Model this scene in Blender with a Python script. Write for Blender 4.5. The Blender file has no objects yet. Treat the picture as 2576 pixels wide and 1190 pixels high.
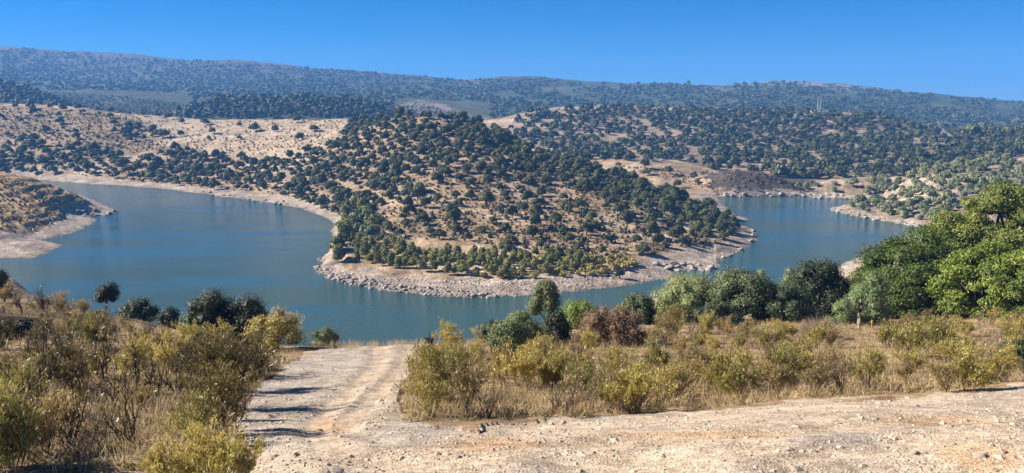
import bpy, bmesh, math, random
import numpy as np
from mathutils import Vector

# ------------------------------------------------------------------ camera, sky, sun
scene = bpy.context.scene
COL = scene.collection
W0, H0, F = 2576.0, 1190.0, 2022.0          # measuring frame of the photograph and its focal length
CAMZ = 45.0                                  # eye height above the reservoir (m)
PITCH = math.radians(9.7)
cam_d = bpy.data.cameras.new("camera"); cam = bpy.data.objects.new("camera", cam_d); COL.objects.link(cam)
cam.location = (0, 0, CAMZ); cam.rotation_euler = (math.pi / 2 - PITCH, 0, 0)
cam_d.sensor_width = 36.0; cam_d.lens = 36.0 * F / W0; cam_d.clip_start = 0.5; cam_d.clip_end = 60000
scene.camera = cam

SUN_EL, SUN_AZ = math.radians(31), math.radians(-77)     # azimuth clockwise from +Y
world = bpy.data.worlds.new("World"); scene.world = world; world.use_nodes = True
wn = world.node_tree; wn.nodes.clear()
wo = wn.nodes.new("ShaderNodeOutputWorld"); bg = wn.nodes.new("ShaderNodeBackground"); sk = wn.nodes.new("ShaderNodeTexSky")
sk.sky_type = 'NISHITA'; sk.sun_disc = False; sk.sun_elevation = SUN_EL; sk.sun_rotation = SUN_AZ
sk.altitude = 6500; sk.air_density = 1.0; sk.dust_density = 0.0; sk.ozone_density = 4.0
bg.inputs[1].default_value = 0.051
hs = wn.nodes.new("ShaderNodeHueSaturation"); hs.inputs['Saturation'].default_value = 1.36
wn.links.new(sk.outputs[0], hs.inputs['Color']); wn.links.new(hs.outputs[0], bg.inputs[0]); wn.links.new(bg.outputs[0], wo.inputs[0])
sun_d = bpy.data.lights.new("sun", 'SUN'); sun = bpy.data.objects.new("sun", sun_d); COL.objects.link(sun)
sun_d.energy = 5.0; sun_d.angle = math.radians(0.5); sun_d.color = (1.0, 0.93, 0.82)
SD = Vector((math.sin(SUN_AZ) * math.cos(SUN_EL), math.cos(SUN_AZ) * math.cos(SUN_EL), math.sin(SUN_EL)))
sun.rotation_euler = SD.to_track_quat('Z', 'Y').to_euler()
scene.view_settings.view_transform = 'Standard'; scene.view_settings.look = 'None'
scene.view_settings.exposure = 1.32; scene.view_settings.gamma = 1.0
scene.cycles.use_denoising = True
scene.cycles.max_bounces = 6; scene.cycles.diffuse_bounces = 3; scene.cycles.transmission_bounces = 3
scene.cycles.volume_bounces = 0; scene.cycles.transparent_max_bounces = 4

# ------------------------------------------------------------------ measuring helpers
CP, SP = math.cos(PITCH), math.sin(PITCH)
def ray(px, py):
    """photo point -> (azimuth from +Y, slope dz per horizontal metre)"""
    u = (np.asarray(px, float) - W0 / 2) / F; v = (H0 / 2 - np.asarray(py, float)) / F
    dx = u; dy = v * SP + CP; dz = v * CP - SP
    return np.arctan2(dx, dy), dz / np.hypot(dx, dy)
def project(x, y, z):
    dz = z - CAMZ
    f = np.maximum(y * CP - dz * SP, 0.01); up = y * SP + dz * CP
    return W0 / 2 + F * x / f, H0 / 2 - F * up / f
def hash2(ix, iy, seed):
    n = (ix.astype(np.int64) * 374761393 + iy.astype(np.int64) * 668265263 + seed * 1442695041) & 0x7fffffff
    n = ((n ^ (n >> 13)) * 1274126177) & 0x7fffffff
    return ((n ^ (n >> 16)) & 0xffff) / 65535.0
def vnoise(x, y, seed=0):
    ix = np.floor(x); iy = np.floor(y); fx = x - ix; fy = y - iy
    fx = fx * fx * (3 - 2 * fx); fy = fy * fy * (3 - 2 * fy)
    a = hash2(ix, iy, seed); b = hash2(ix + 1, iy, seed); c = hash2(ix, iy + 1, seed); d = hash2(ix + 1, iy + 1, seed)
    return (a * (1 - fx) + b * fx) * (1 - fy) + (c * (1 - fx) + d * fx) * fy
def fbm(x, y, seed=0, o=4):
    s = 0; a = 1; t = 0
    for k in range(o):
        s = s + a * (vnoise(x, y, seed + k * 7) - .5); t += a; a *= .5; x = x * 2.03 + 11.3; y = y * 2.03 + 5.7
    return s / t * 2
def smooth(a, b, x):
    t = np.clip((x - a) / (b - a), 0, 1); return t * t * (3 - 2 * t)
def inpoly(px, py, poly):
    px = np.asarray(px, float); py = np.asarray(py, float); r = np.zeros(px.shape, bool)
    n = len(poly)
    for i in range(n):
        x0, y0 = poly[i]; x1, y1 = poly[(i + 1) % n]
        if y0 == y1: continue
        c = ((y0 > py) != (y1 > py)) & (px < (x1 - x0) * (py - y0) / (y1 - y0) + x0)
        r ^= c
    return r

# ------------------------------------------------------------------ terrain: measured points (photo x, photo y, distance)
WATER = [(-350,446),(-150,447),(0,448),(60,450),(90,452),(200,461),(330,469),(430,477),(480,485),(510,487),(540,491),(560,496),(600,499),(625,504),(660,508),(700,514),(760,526),(800,541),(832,553),(842,563),(836,575),(833,585),(838,598),(834,612),(832,625),(815,640),(800,655),(812,662),(797,672),(793,684),(815,697),(850,709),(900,719),(950,728),(1020,737),(1080,744),(1140,748),(1220,748),(1300,746),(1380,740),(1450,733),(1540,722),(1640,708),(1690,697),(1706,688),(1688,681),(1740,681),(1800,680),(1813,670),(1806,660),(1818,652),(1850,637),(1880,631),(1877,622),(1890,612),(1903,605),(1908,592),(1896,580),(1868,566),(1850,560),(1888,556),(1880,549),(1845,538),(1825,518),(1806,496),(1900,494),(2038,494),(2045,498),(2110,500),(2200,503),(2240,506),(2200,512),(2120,517),(2083,525),(2110,536),(2160,546),(2230,558),(2300,570),(2350,577),(2420,590),(2440,600),(2380,615),(2280,622),(2200,634),(2150,650),(2060,690),(1900,745),(1700,800),(1500,850),(1300,890),(1000,915),(700,905),(500,870),(300,830),(150,790),(60,745),(28,716),(0,704),(-200,690),(-350,680),(-350,655),(0,651),(40,650),(95,648),(120,636),(150,621),(158,614),(100,604),(120,601),(170,591),(210,576),(235,561),(245,551),(222,544),(240,541),(280,540),(301,533),(270,519),(230,500),(150,474),(60,460),(-100,458),(-350,457)]
wt, ws = ray([p[0] for p in WATER], [p[1] for p in WATER]); wr = -CAMZ / ws
WXY = np.stack([wr * np.sin(wt), wr * np.cos(wt)], 1)

CTRL = [
 # near hillside: viewpoint bank, path and shrubs
 (-200,1190,11),(300,1190,10.8),(800,1190,10.3),(1288,1190,10),(1900,1190,9.6),(2700,1190,9),
 (1250,1062,15.3),(1650,1047,16),(2000,1012,17),(2300,996,17.3),(2576,968,17.8),(2800,955,18),
 (1650,1026,19),(2300,980,20),(2650,955,21),(1700,960,24),(2200,940,25),(1700,900,31),(2160,827,48),(2260,835,47),(2400,860,36),(2700,860,36),
 (1700,822,50),(1400,862,40),(1450,815,52),(2000,815,52),(2550,800,50),(2700,790,50),(1200,880,33),(1150,960,22),
 (-150,1100,14.5),(300,1100,14.5),(-150,950,24),(300,950,24),(300,855,35),(-150,840,38),(100,763,52),(-100,740,54),(300,797,50),(500,850,41),(700,885,33),(600,960,24),
 (800,1055,16),(900,965,21.5),(850,880,33),(1055,868,34),(950,873,34),
 (-150,800,90),(100,800,90),(300,860,80),(500,900,80),(700,930,70),(950,940,60),(1200,930,70),(1450,870,85),(1700,850,85),(2000,800,90),(2200,760,100),(2500,760,90),(2700,750,90),
 (700,920,115),(950,930,112),(1400,890,115),(300,850,125),(2000,735,150),(2300,690,150),(2600,690,150),(2300,640,200),(2600,630,200),(2140,655,213),(20,690,150),(0,690,165),(-200,700,140),
 # terraced spur
 (-250,430,320),(0,440,320),(60,452,325),(130,470,328),(185,489,325),(230,505,320),(265,519,313),(0,580,252),(150,545,292),(80,500,300),(0,500,297),(-250,520,290),(-250,590,250),(0,620,238),(60,600,248),
 # far bank on the left and the dry field
 (-250,250,680),(0,262,660),(100,262,655),(200,270,645),(300,285,635),(400,292,625),(600,297,610),(750,299,595),(880,300,560),
 (-250,400,480),(100,430,462),(100,380,495),(100,330,560),(-250,330,560),(400,455,440),(400,400,478),(400,340,545),(600,470,420),(700,500,356),(700,450,396),(700,380,460),(700,335,520),
 (-250,285,760),(100,295,760),(400,320,740),(700,330,720),(900,335,680),
 # peninsula
 (1000,292,470),(1100,298,435),(1200,318,420),(1250,330,412),(1330,375,392),(1480,412,362),(1550,435,350),(1700,495,322),(1800,532,306),(1850,556,298),
 (850,520,322),(860,600,240),(850,660,214),(950,560,270),(950,480,325),(900,400,398),(850,340,480),(950,690,205),(1000,400,370),(1000,650,214),(1100,690,202),(1100,640,217),(1100,560,262),(1100,500,298),(1100,440,335),(1100,370,385),
 (1250,700,199),(1250,640,216),(1250,560,258),(1250,480,306),(1250,400,360),(1400,700,199),(1400,640,216),(1400,560,256),(1400,480,312),(1400,430,348),(1550,690,202),(1550,620,226),(1550,560,257),(1550,490,308),(1650,660,213),(1700,600,238),(1700,550,272),(1800,600,250),(1800,650,222),(1750,670,211),
 (1200,360,520),(1330,420,470),(1480,450,432),(1600,470,400),(1700,515,362),(1780,520,345),(1000,330,560),(1100,345,540),
 # sunlit spur and rock headlands beyond
 (1540,413,455),(1620,410,450),(1700,428,430),(1760,452,408),(1800,480,386),(1640,440,415),(1720,470,395),
 (1770,440,408),(1830,430,397),(1900,433,392),(1960,450,388),(2010,472,384),(1850,468,383),(1950,478,380),
 (1830,450,440),(1930,455,430),(2030,480,410),(2055,468,396),(2090,451,392),(2150,451,388),(2222,459,388),(2150,475,382),(2140,470,420),(2250,470,420),
 # near hill on the right
 (2130,506,345),(2200,480,354),(2280,450,364),(2350,425,374),(2420,412,384),(2576,402,388),(2800,395,390),(2200,530,322),(2300,530,304),(2400,520,299),(2500,480,318),(2400,460,336),(2350,490,322),(2450,560,275),(2700,560,275),(2700,480,320),
 (2250,490,405),(2400,440,430),(2700,430,440),
 # oak covered hill behind
 (1270,318,700),(1330,282,760),(1400,270,800),(1550,265,830),(1700,271,830),(1800,277,810),(1950,281,790),(2050,279,770),(2150,285,750),(2250,296,730),(2350,326,700),(2450,370,640),(2540,420,580),(2700,430,560),
 (1290,345,620),(1400,385,545),(1500,402,512),(1400,330,640),(1550,330,660),(1700,400,520),(1600,365,580),(1800,425,466),(1800,380,540),(1800,320,670),(2000,430,470),(2000,360,590),(2000,310,690),(2200,420,500),(2200,345,630),(2350,400,540),(2350,365,610),(2060,460,428),(2250,452,440),(2450,410,540),
 (1330,320,900),(1550,300,950),(1800,310,940),(2050,310,900),(2250,330,860),(2450,400,760),(2650,440,700),
 # dark hills beyond the field
 (440,285,860),(480,263,880),(560,248,900),(680,244,910),(800,247,900),(900,256,880),(960,269,860),(1020,292,830),(560,290,800),(700,292,790),(850,292,780),(600,275,1050),(800,275,1050),
 (-250,190,1050),(0,205,1020),(60,220,1000),(130,246,960),(200,270,920),(0,250,880),(60,260,860),
 (110,234,1300),(200,238,1280),(280,247,1250),(170,262,1180),(240,268,1130),(310,247,1120),(380,268,1090),(310,286,1000),(400,273,1000),(480,276,990),
 # mountain ridge
 (-250,105,2700),(0,118,2650),(120,125,2620),(250,135,2580),(330,135,2550),(450,148,2500),(600,155,2450),(720,165,2400),(900,180,2300),(1050,190,2200),(1180,203,2100),(1250,195,2050),(1340,195,2000),(1430,205,2000),(1550,212,1980),(1700,213,1950),(1800,215,1930),(1900,208,1900),(2020,206,1880),(2120,212,1820),(2250,228,1750),(2400,243,1680),(2576,260,1600),(2800,290,1500),
 (100,190,1950),(300,200,1850),(600,210,1750),(850,220,1700),(1000,240,1450),(1200,240,1500),(1400,235,1550),(1600,245,1450),(1800,248,1400),(2000,250,1350),(2200,262,1300),(2400,290,1200),(2576,320,1150),(2576,380,950),(2450,345,980),
 (500,240,1400),(900,262,1150),(1050,265,1120),(1150,288,1000),(1210,306,900),(1100,290,960),
 (-250,200,3300),(300,215,3300),(900,230,3000),(1500,240,2700),(2100,245,2600),(2700,290,2300),
 (-250,240,5000),(1288,245,5000),(2800,245,5000),
]
cc = np.array(CTRL, float)
ct, cs = ray(cc[:, 0], cc[:, 1]); cc[:, 2] /= np.cos(ct)        # distances are measured along the view axis
pts = [np.stack([ct, np.log(cc[:, 2]), cs], 1), np.stack([wt, np.log(wr), ws], 1)]
for (x, y) in [(500,600),(300,700),(700,640),(1000,820),(1500,790),(2000,580),(1980,530),(300,500),(600,800),(600,550),(-200,670)]:
    t, s = ray(x, y); r = -CAMZ / s; pts.append(np.array([[t, math.log(r), (-5 - CAMZ) / r]]))
for t in (-.6, -.3, 0, .3, .6):
    pts.append(np.array([[t, math.log(4.0), -4.6 / 4.0]]))
P = np.concatenate(pts)
def kern(d2): return np.sqrt(d2 + 0.018 ** 2)
LS = 0.55
A = np.stack([P[:, 0], P[:, 1] * LS], 1)
K = kern(((A[:, None] - A[None]) ** 2).sum(2)) - np.eye(len(A)) * 0.004
n = len(A)
M = np.zeros((n + 1, n + 1)); M[:n, :n] = K; M[:n, n] = 1; M[n, :n] = 1
coef = np.linalg.solve(M, np.append(P[:, 2], 0))
def tps(th, lr):
    out = np.empty(th.shape); f = th.ravel(); g = lr.ravel(); o = out.ravel()
    for i in range(0, len(f), 20000):
        d2 = (f[i:i+20000, None] - A[None, :, 0]) ** 2 + (g[i:i+20000, None] * LS - A[None, :, 1]) ** 2
        o[i:i+20000] = kern(d2) @ coef[:n] + coef[n]
    return o.reshape(th.shape)

TH = np.concatenate([np.radians(np.linspace(-80, -37, 30, endpoint=False)), np.radians(np.arange(-37, 37, 0.095)), np.radians(np.linspace(37, 80, 30))])
LR = np.concatenate([np.arange(math.log(4), math.log(60), 0.0125), np.arange(math.log(60), math.log(160), 0.022), np.arange(math.log(160), math.log(720), 0.0045), np.arange(math.log(720), math.log(3300), 0.011), np.log(np.array([3400, 3800, 4500, 5600.]))])
RR = np.exp(LR)
TG, LG = np.meshgrid(TH, LR, indexing='ij')
RG = np.exp(LG)
X = RG * np.sin(TG); Y = RG * np.cos(TG)
S = tps(np.clip(TG, -.64, .64), np.minimum(LG, math.log(5000)))
Z = CAMZ + RG * S
Z = np.where(RG > 5000, np.minimum(Z, 60), Z)
# signed distance to the shoreline, positive on land
SDG = np.full(Z.shape, 200.0)
j0, j1 = np.searchsorted(RR, 70), np.searchsorted(RR, 720)
qx = X[:, j0:j1].ravel(); qy = Y[:, j0:j1].ravel()
best = np.full(qx.shape, 1e9)
for i in range(len(WXY)):
    a = WXY[i]; b = WXY[(i + 1) % len(WXY)]; d = b - a; L2 = max((d ** 2).sum(), 1e-9)
    t = np.clip(((qx - a[0]) * d[0] + (qy - a[1]) * d[1]) / L2, 0, 1)
    best = np.minimum(best, (qx - a[0] - t * d[0]) ** 2 + (qy - a[1] - t * d[1]) ** 2)
best = np.sqrt(best); inside = inpoly(qx, qy, [tuple(p) for p in WXY])
wob = 1.1 * fbm(qx / 5, qy / 5, 3, 3)
SDG[:, j0:j1] = (np.where(inside, -best, best) + wob).reshape(SDG[:, j0:j1].shape)
PXG, PYG = project(X, Y, Z)
# relief noise
amp_far = smooth(700, 1300, Y)
land = smooth(2, 25, SDG)
rock_r = np.zeros(Z.shape)
for poly, rmin, rmax in [([(1760,425),(2060,425),(2060,500),(1790,500)], 360, 440), ([(2035,440),(2240,440),(2240,505),(2040,505)], 360, 420), ([(2080,400),(2576,395),(2576,560),(2250,560),(2080,530)], 270, 400), ([(790,540),(900,540),(900,690),(790,690)], 195, 330), ([(1800,540),(1910,540),(1910,640),(1800,670)], 215, 320)]:
    rock_r = np.maximum(rock_r, inpoly(PXG, PYG, poly) & (Y > rmin) & (Y < rmax))
mid = (Y > 130) & (Y < 1000)
dz = mid * land * (1.3 * fbm(X / 28, Y / 28, 11, 4) + .35 * fbm(X / 6, Y / 6, 15, 3))
dz += amp_far * (9 * fbm(X / 160, Y / 160, 21, 4) + 2.0 * fbm(X / 30, Y / 30, 25, 3))
near = 1 - smooth(60, 130, Y)
PNX = PXG + 14 * fbm(X / 1.3, Y / 1.3, 5, 3); PNY = PYG + 12 * fbm(X / 1.1, Y / 1.1, 6, 3)
PATH = [(520,1190),(575,1100),(610,1040),(640,985),(700,935),(760,895),(830,876),(1060,862),(1075,890),(1020,950),(995,1010),(1020,1055),(1090,1078),(1200,1082),(1260,1062),(1650,1047),(2000,1012),(2300,996),(2576,968),(2900,940),(2900,2500),(1288,9000),(300,2500)]
on_path = inpoly(PNX, PNY, PATH) & (Y < 42)
def line_dist(poly_px, closed):
    q_ = [hit0(*p) for p in poly_px]; d_ = np.full(Z.shape, 99.0); jn = int(np.searchsorted(RR, 60)); ax = X[:, :jn]; ay = Y[:, :jn]; m_ = np.full(ax.shape, 1e9)
    for i_ in range(len(q_) if closed else len(q_) - 1):
        a_ = q_[i_]; b_ = q_[(i_ + 1) % len(q_)]; e0, e1 = b_[0] - a_[0], b_[1] - a_[1]; t_ = np.clip(((ax - a_[0]) * e0 + (ay - a_[1]) * e1) / max(e0 * e0 + e1 * e1, 1e-9), 0, 1)
        m_ = np.minimum(m_, (ax - a_[0] - t_ * e0) ** 2 + (ay - a_[1] - t_ * e1) ** 2)
    d_[:, :jn] = np.sqrt(m_); return d_
def hit0(px, py):
    t_, s_ = ray(px, py); k_ = int(np.clip(np.searchsorted(TH, t_), 0, len(TH) - 1)); c_ = CAMZ + RR * s_ < Z[k_]; j_ = int(np.argmax(c_)) if c_.any() else 0; r_ = RR[j_]; return r_ * math.sin(t_), r_ * math.cos(t_)
wv = .35 * fbm(X / 1.4, Y / 1.4, 36, 3)
verge = line_dist([(1075,890),(1020,950),(995,1010),(1020,1055),(1090,1078),(1200,1082),(1260,1062),(1650,1047),(2000,1012),(2300,996),(2576,968),(2750,955)], False) + wv * .5
ruts = np.minimum(line_dist([(985,868),(945,930),(870,1000),(808,1050),(790,1095),(840,1140),(1000,1168),(1500,1165),(2000,1135),(2600,1085)], False), line_dist([(1035,876),(1005,940),(935,1010),(868,1060),(880,1090),(1000,1112),(1400,1115),(1900,1090),(2600,1040)], False)) + wv * .4
rut = 1 - smooth(.12, .42, ruts)
hump = (~on_path) * .12 * fbm(X / 2.4, Y / 2.4, 31, 3) + .05 * fbm(X / .7, Y / .7, 32, 3)
dz += near * (.07 * (1 - smooth(.1, .65, verge)) * (.6 + fbm(X / .8, Y / .8, 37, 3)) * smooth(1080, 1300, PXG) + on_path * (.02 * (smooth(.3, .6, ruts) - smooth(.6, 1.1, ruts)) - .045 * rut))
dz += near * np.where(on_path, .07 * fbm(X / 3, Y / 3, 33, 2) + .018 * fbm(X / .9, Y / .9, 34, 2), hump * smooth(.1, 1.2, verge))
rockn = np.abs(fbm(X / 7 + Z * .2, Y / 7, 41, 4))
dz += mid * rock_r * smooth(1, 6, SDG) * (1.5 * rockn - .25)
Z = Z + dz
st = rock_r * mid * smooth(2, 8, SDG)                                   # bedded rock: small ledges
step = 1.5; q = Z / step + .5 * fbm(X / 20, Y / 20, 44, 2); fr = q - np.floor(q)
Z = Z + st * step * (smooth(.25, .75, fr) - fr) * .9
spur = inpoly(PXG, PYG, [(-400,400),(40,430),(270,505),(250,560),(150,600),(-400,600)]) & (Y > 235) & (Y < 335)
step = 1.9; q = Z / step + .75 * fbm(X / 10, Y / 10, 45, 3); frs = q - np.floor(q)
Z = Z + spur * smooth(3, 10, SDG) * step * (smooth(.15, .55, frs) - frs) * .75
# shores
bs = np.maximum(SDG, 0)
beach = np.minimum(.16 * bs, .9 + .055 * bs) + .25 * np.abs(fbm(X / 2.5, Y / 2.5, 51, 3)) * smooth(0, 2, bs)
steep = smooth(0, 14 - 12 * rock_r, bs)
zl = beach + (np.maximum(Z, beach) - beach) * steep
zl = np.where(Y < 60, Z, np.maximum(zl, .02))
Z = np.where(SDG > 0, zl, -np.minimum(.3 * -SDG, 6) - .03)
PXG, PYG = project(X, Y, Z)

def ground_z(x, y):
    x = np.atleast_1d(np.asarray(x, float)); y = np.atleast_1d(np.asarray(y, float))
    t = np.arctan2(x, y); l = np.log(np.maximum(np.hypot(x, y), 4.01))
    i = np.clip(np.searchsorted(TH, t) - 1, 0, len(TH) - 2); j = np.clip(np.searchsorted(LR, l) - 1, 0, len(LR) - 2)
    a = np.clip((t - TH[i]) / (TH[i+1] - TH[i]), 0, 1); b = np.clip((l - LR[j]) / (LR[j+1] - LR[j]), 0, 1)
    return (Z[i, j] * (1-a) + Z[i+1, j] * a) * (1-b) + (Z[i, j+1] * (1-a) + Z[i+1, j+1] * a) * b
def grid_val(G, x, y):
    t = np.arctan2(x, y); l = np.log(np.hypot(x, y))
    return G[np.clip(np.searchsorted(TH, t), 0, len(TH) - 1), np.clip(np.searchsorted(LR, l), 0, len(LR) - 1)]
def hit(px, py):
    """where the sight line of photo points first meets the ground: x, y, z, distance (nan if sky)"""
    px = np.atleast_1d(np.asarray(px, float)); py = np.atleast_1d(np.asarray(py, float))
    res = np.full((len(px), 4), np.nan)
    for i in range(0, len(px), 3000):
        t, s = ray(px[i:i+3000], py[i:i+3000]); k = np.clip(np.searchsorted(TH, t), 1, len(TH) - 1)
        k = np.where(np.abs(TH[k-1] - t) < np.abs(TH[k] - t), k - 1, k)
        D = CAMZ + RR[None] * s[:, None] - Z[k]
        c = D < 0; j = np.argmax(c, 1); ok = c.any(1) & (j > 0); jj = np.maximum(j, 1)
        a0 = D[np.arange(len(t)), jj-1]; a1 = D[np.arange(len(t)), jj]; w = np.clip(a0 / np.maximum(a0 - a1, 1e-6), 0, 1)
        r = RR[jj-1] + (RR[jj] - RR[jj-1]) * w
        out = np.stack([r * np.sin(t), r * np.cos(t), CAMZ + r * s, r * np.cos(t)], 1); out[~ok] = np.nan
        res[i:i+3000] = out
    return res

# ------------------------------------------------------------------ mesh and object helpers
def new_mesh(name, V, Q=None, T=None, mat=None, col=None, shade=False, mats=None, midx=None):
    me = bpy.data.meshes.new(name)
    V = np.asarray(V, np.float32); nq = 0 if Q is None else len(Q); nt = 0 if T is None else len(T)
    me.vertices.add(len(V)); me.vertices.foreach_set("co", V.ravel())
    loops = np.concatenate([np.asarray(Q, np.int32).ravel() if nq else np.zeros(0, np.int32), np.asarray(T, np.int32).ravel() if nt else np.zeros(0, np.int32)])
    me.loops.add(len(loops)); me.loops.foreach_set("vertex_index", loops)
    me.polygons.add(nq + nt)
    starts = np.concatenate([np.arange(nq) * 4, nq * 4 + np.arange(nt) * 3]).astype(np.int32)
    me.polygons.foreach_set("loop_start", starts)
    me.polygons.foreach_set("use_smooth", np.full(nq + nt, bool(shade)))
    if col is not None:
        at = me.color_attributes.new("Col", 'FLOAT_COLOR', 'POINT')
        c = np.ones((len(V), 4), np.float32); c[:, :3] = col; at.data.foreach_set("color", c.ravel())
    for m in (mats or ([mat] if mat else [])): me.materials.append(m)
    if midx is not None: me.polygons.foreach_set("material_index", np.asarray(midx, np.int32))
    me.update(calc_edges=True); me.validate()
    return me
def link(name, me, parent=None, loc=None, rotz=0, scale=None):
    o = bpy.data.objects.new(name, me); COL.objects.link(o)
    if parent is not None: o.parent = parent
    if loc is not None: o.location = loc
    o.rotation_euler = (0, 0, rotz)
    if scale is not None: o.scale = scale if hasattr(scale, '__len__') else (scale,) * 3
    return o
def tag(o, label=None, cat=None, group=None, kind=None):
    if label: o['label'] = label
    if cat: o['category'] = cat
    if group: o['group'] = group
    if kind: o['kind'] = kind
    return o
def where(px, py):
    return "%d%% across, %d%% down the photo" % (round(px / W0 * 100), round(py / H0 * 100))

# ------------------------------------------------------------------ materials
def mat_new(name):
    m = bpy.data.materials.new(name); m.use_nodes = True; nt = m.node_tree; b = nt.nodes["Principled BSDF"]
    return m, nt, b
def N(nt, t, **k):
    n_ = nt.nodes.new(t)
    for a, v in k.items(): setattr(n_, a, v)
    return n_
def noise_node(nt, scale, detail=4, rough=.6):
    g = N(nt, "ShaderNodeNewGeometry"); t = N(nt, "ShaderNodeTexNoise"); t.inputs["Scale"].default_value = scale
    t.inputs["Detail"].default_value = detail; t.inputs["Roughness"].default_value = rough
    nt.links.new(g.outputs["Position"], t.inputs["Vector"]); return t
def ramp(nt, src, lo, hi, p0=.35, p1=.65):
    r = N(nt, "ShaderNodeValToRGB"); e = r.color_ramp.elements
    e[0].position = p0; e[1].position = p1; e[0].color = (*lo, 1); e[1].color = (*hi, 1)
    nt.links.new(src, r.inputs[0]); return r
def mul(nt, a, b_):
    x = N(nt, "ShaderNodeMix", data_type='RGBA', blend_type='MULTIPLY'); x.inputs[0].default_value = 1
    nt.links.new(a, x.inputs[6]); nt.links.new(b_, x.inputs[7]); return x.outputs[2]
def mat_ground(name, scales, bump, lo=.62, hi=1.3):
    m, nt, b = mat_new(name); a = N(nt, "ShaderNodeAttribute", attribute_name="Col"); c = a.outputs["Color"]
    hsum = None
    for s in scales:
        t = noise_node(nt, s); c = mul(nt, c, ramp(nt, t.outputs[0], (lo, lo*.98, lo*.95), (hi, hi, hi), .3, .7).outputs[0]); hsum = t
    nt.links.new(c, b.inputs["Base Color"]); b.inputs["Roughness"].default_value = .95; b.inputs["Specular IOR Level"].default_value = .15
    bp = N(nt, "ShaderNodeBump"); bp.inputs["Strength"].default_value = bump[0]; bp.inputs["Distance"].default_value = bump[1]
    nt.links.new(hsum.outputs[0], bp.inputs["Height"]); nt.links.new(bp.outputs[0], b.inputs["Normal"]); return m
def mat_leaf(name, trans=.16, rough=.55, spec=.3, var=.3):
    m, nt, b = mat_new(name); a = N(nt, "ShaderNodeAttribute", attribute_name="Col"); oi = N(nt, "ShaderNodeObjectInfo")
    r = ramp(nt, oi.outputs["Random"], (1-var, 1-var*.9, 1-var), (1+var, 1+var*.8, 1+var*.5), 0, 1)
    c = mul(nt, a.outputs["Color"], r.outputs[0])
    nt.links.new(c, b.inputs["Base Color"]); b.inputs["Roughness"].default_value = rough; b.inputs["Specular IOR Level"].default_value = spec
    tr = N(nt, "ShaderNodeBsdfTranslucent"); nt.links.new(c, tr.inputs[0]); mx = N(nt, "ShaderNodeMixShader"); mx.inputs[0].default_value = trans
    nt.links.new(b.outputs[0], mx.inputs[1]); nt.links.new(tr.outputs[0], mx.inputs[2]); nt.links.new(mx.outputs[0], nt.nodes["Material Output"].inputs[0]); return m
def mat_plain(name, lo, hi, scale=6, rough=.85, bump=(.5, .02), metal=0):
    m, nt, b = mat_new(name); t = noise_node(nt, scale, 6, .65); r = ramp(nt, t.outputs[0], lo, hi, .3, .7)
    nt.links.new(r.outputs[0], b.inputs["Base Color"]); b.inputs["Roughness"].default_value = rough; b.inputs["Metallic"].default_value = metal
    b.inputs["Specular IOR Level"].default_value = .25
    bp = N(nt, "ShaderNodeBump"); bp.inputs["Strength"].default_value = bump[0]; bp.inputs["Distance"].default_value = bump[1]
    nt.links.new(t.outputs[0], bp.inputs["Height"]); nt.links.new(bp.outputs[0], b.inputs["Normal"]); return m
M_NEAR = mat_ground("dry_soil_and_gravel", (1.3, 7, 28), (.9, .06))
M_HILL = mat_ground("dry_hill_grass", (.12, .5, 1.7), (.9, .5), .6, 1.32)
M_MTN = mat_ground("mountain_scrub", (.02, .07, .2), (.8, 3.0), .7, 1.25)
M_LEAF = mat_leaf("foliage")
M_SHRUB = mat_leaf("shrub_foliage", .3, .45, .45, .34)
M_DRY = mat_leaf("dry_grass_blades", .35, .7, .2, .1)
M_BARK = mat_plain("bark", (.035, .028, .022), (.12, .10, .085), 8, .95, (.8, .03))
M_TWIG = mat_plain("twig_bark", (.05, .033, .024), (.13, .095, .075), 9, .9, (.4, .01))
M_ROCK = mat_plain("pale_shore_rock", (.22, .195, .175), (.46, .42, .38), 1.2, .9, (.9, .25))
M_DROCK = mat_plain("dark_rock", (.008, .008, .008), (.03, .028, .026), 2, .9, (.9, .1))
M_STONE = mat_leaf("loose_stones", 0, .95, .1, .1)
M_WOOD = mat_plain("weathered_wood", (.30, .23, .16), (.52, .43, .32), 7, .85, (.4, .01))
M_BROWN = mat_plain("brown_sign_paint", (.07, .018, .010), (.10, .026, .015), 5, .6, (.1, .005))
M_WHITE = mat_plain("white_disc_paint", (.66, .66, .68), (.78, .78, .80), 5, .6, (.1, .005))
M_YELLOW = mat_plain("yellow_paint", (.72, .48, .03), (.8, .55, .05), 8, .6, (.1, .005))
M_RUST = mat_plain("rusty_iron", (.055, .02, .012), (.16, .055, .03), 14, .9, (.4, .01))
M_HOSE = mat_plain("black_hose_rubber", (.012, .012, .012), (.02, .02, .02), 12, .5, (.1, .005))
M_STEEL = mat_plain("galvanised_steel", (.55, .57, .58), (.72, .74, .75), 1, .5, (.1, .02), .2)
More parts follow.
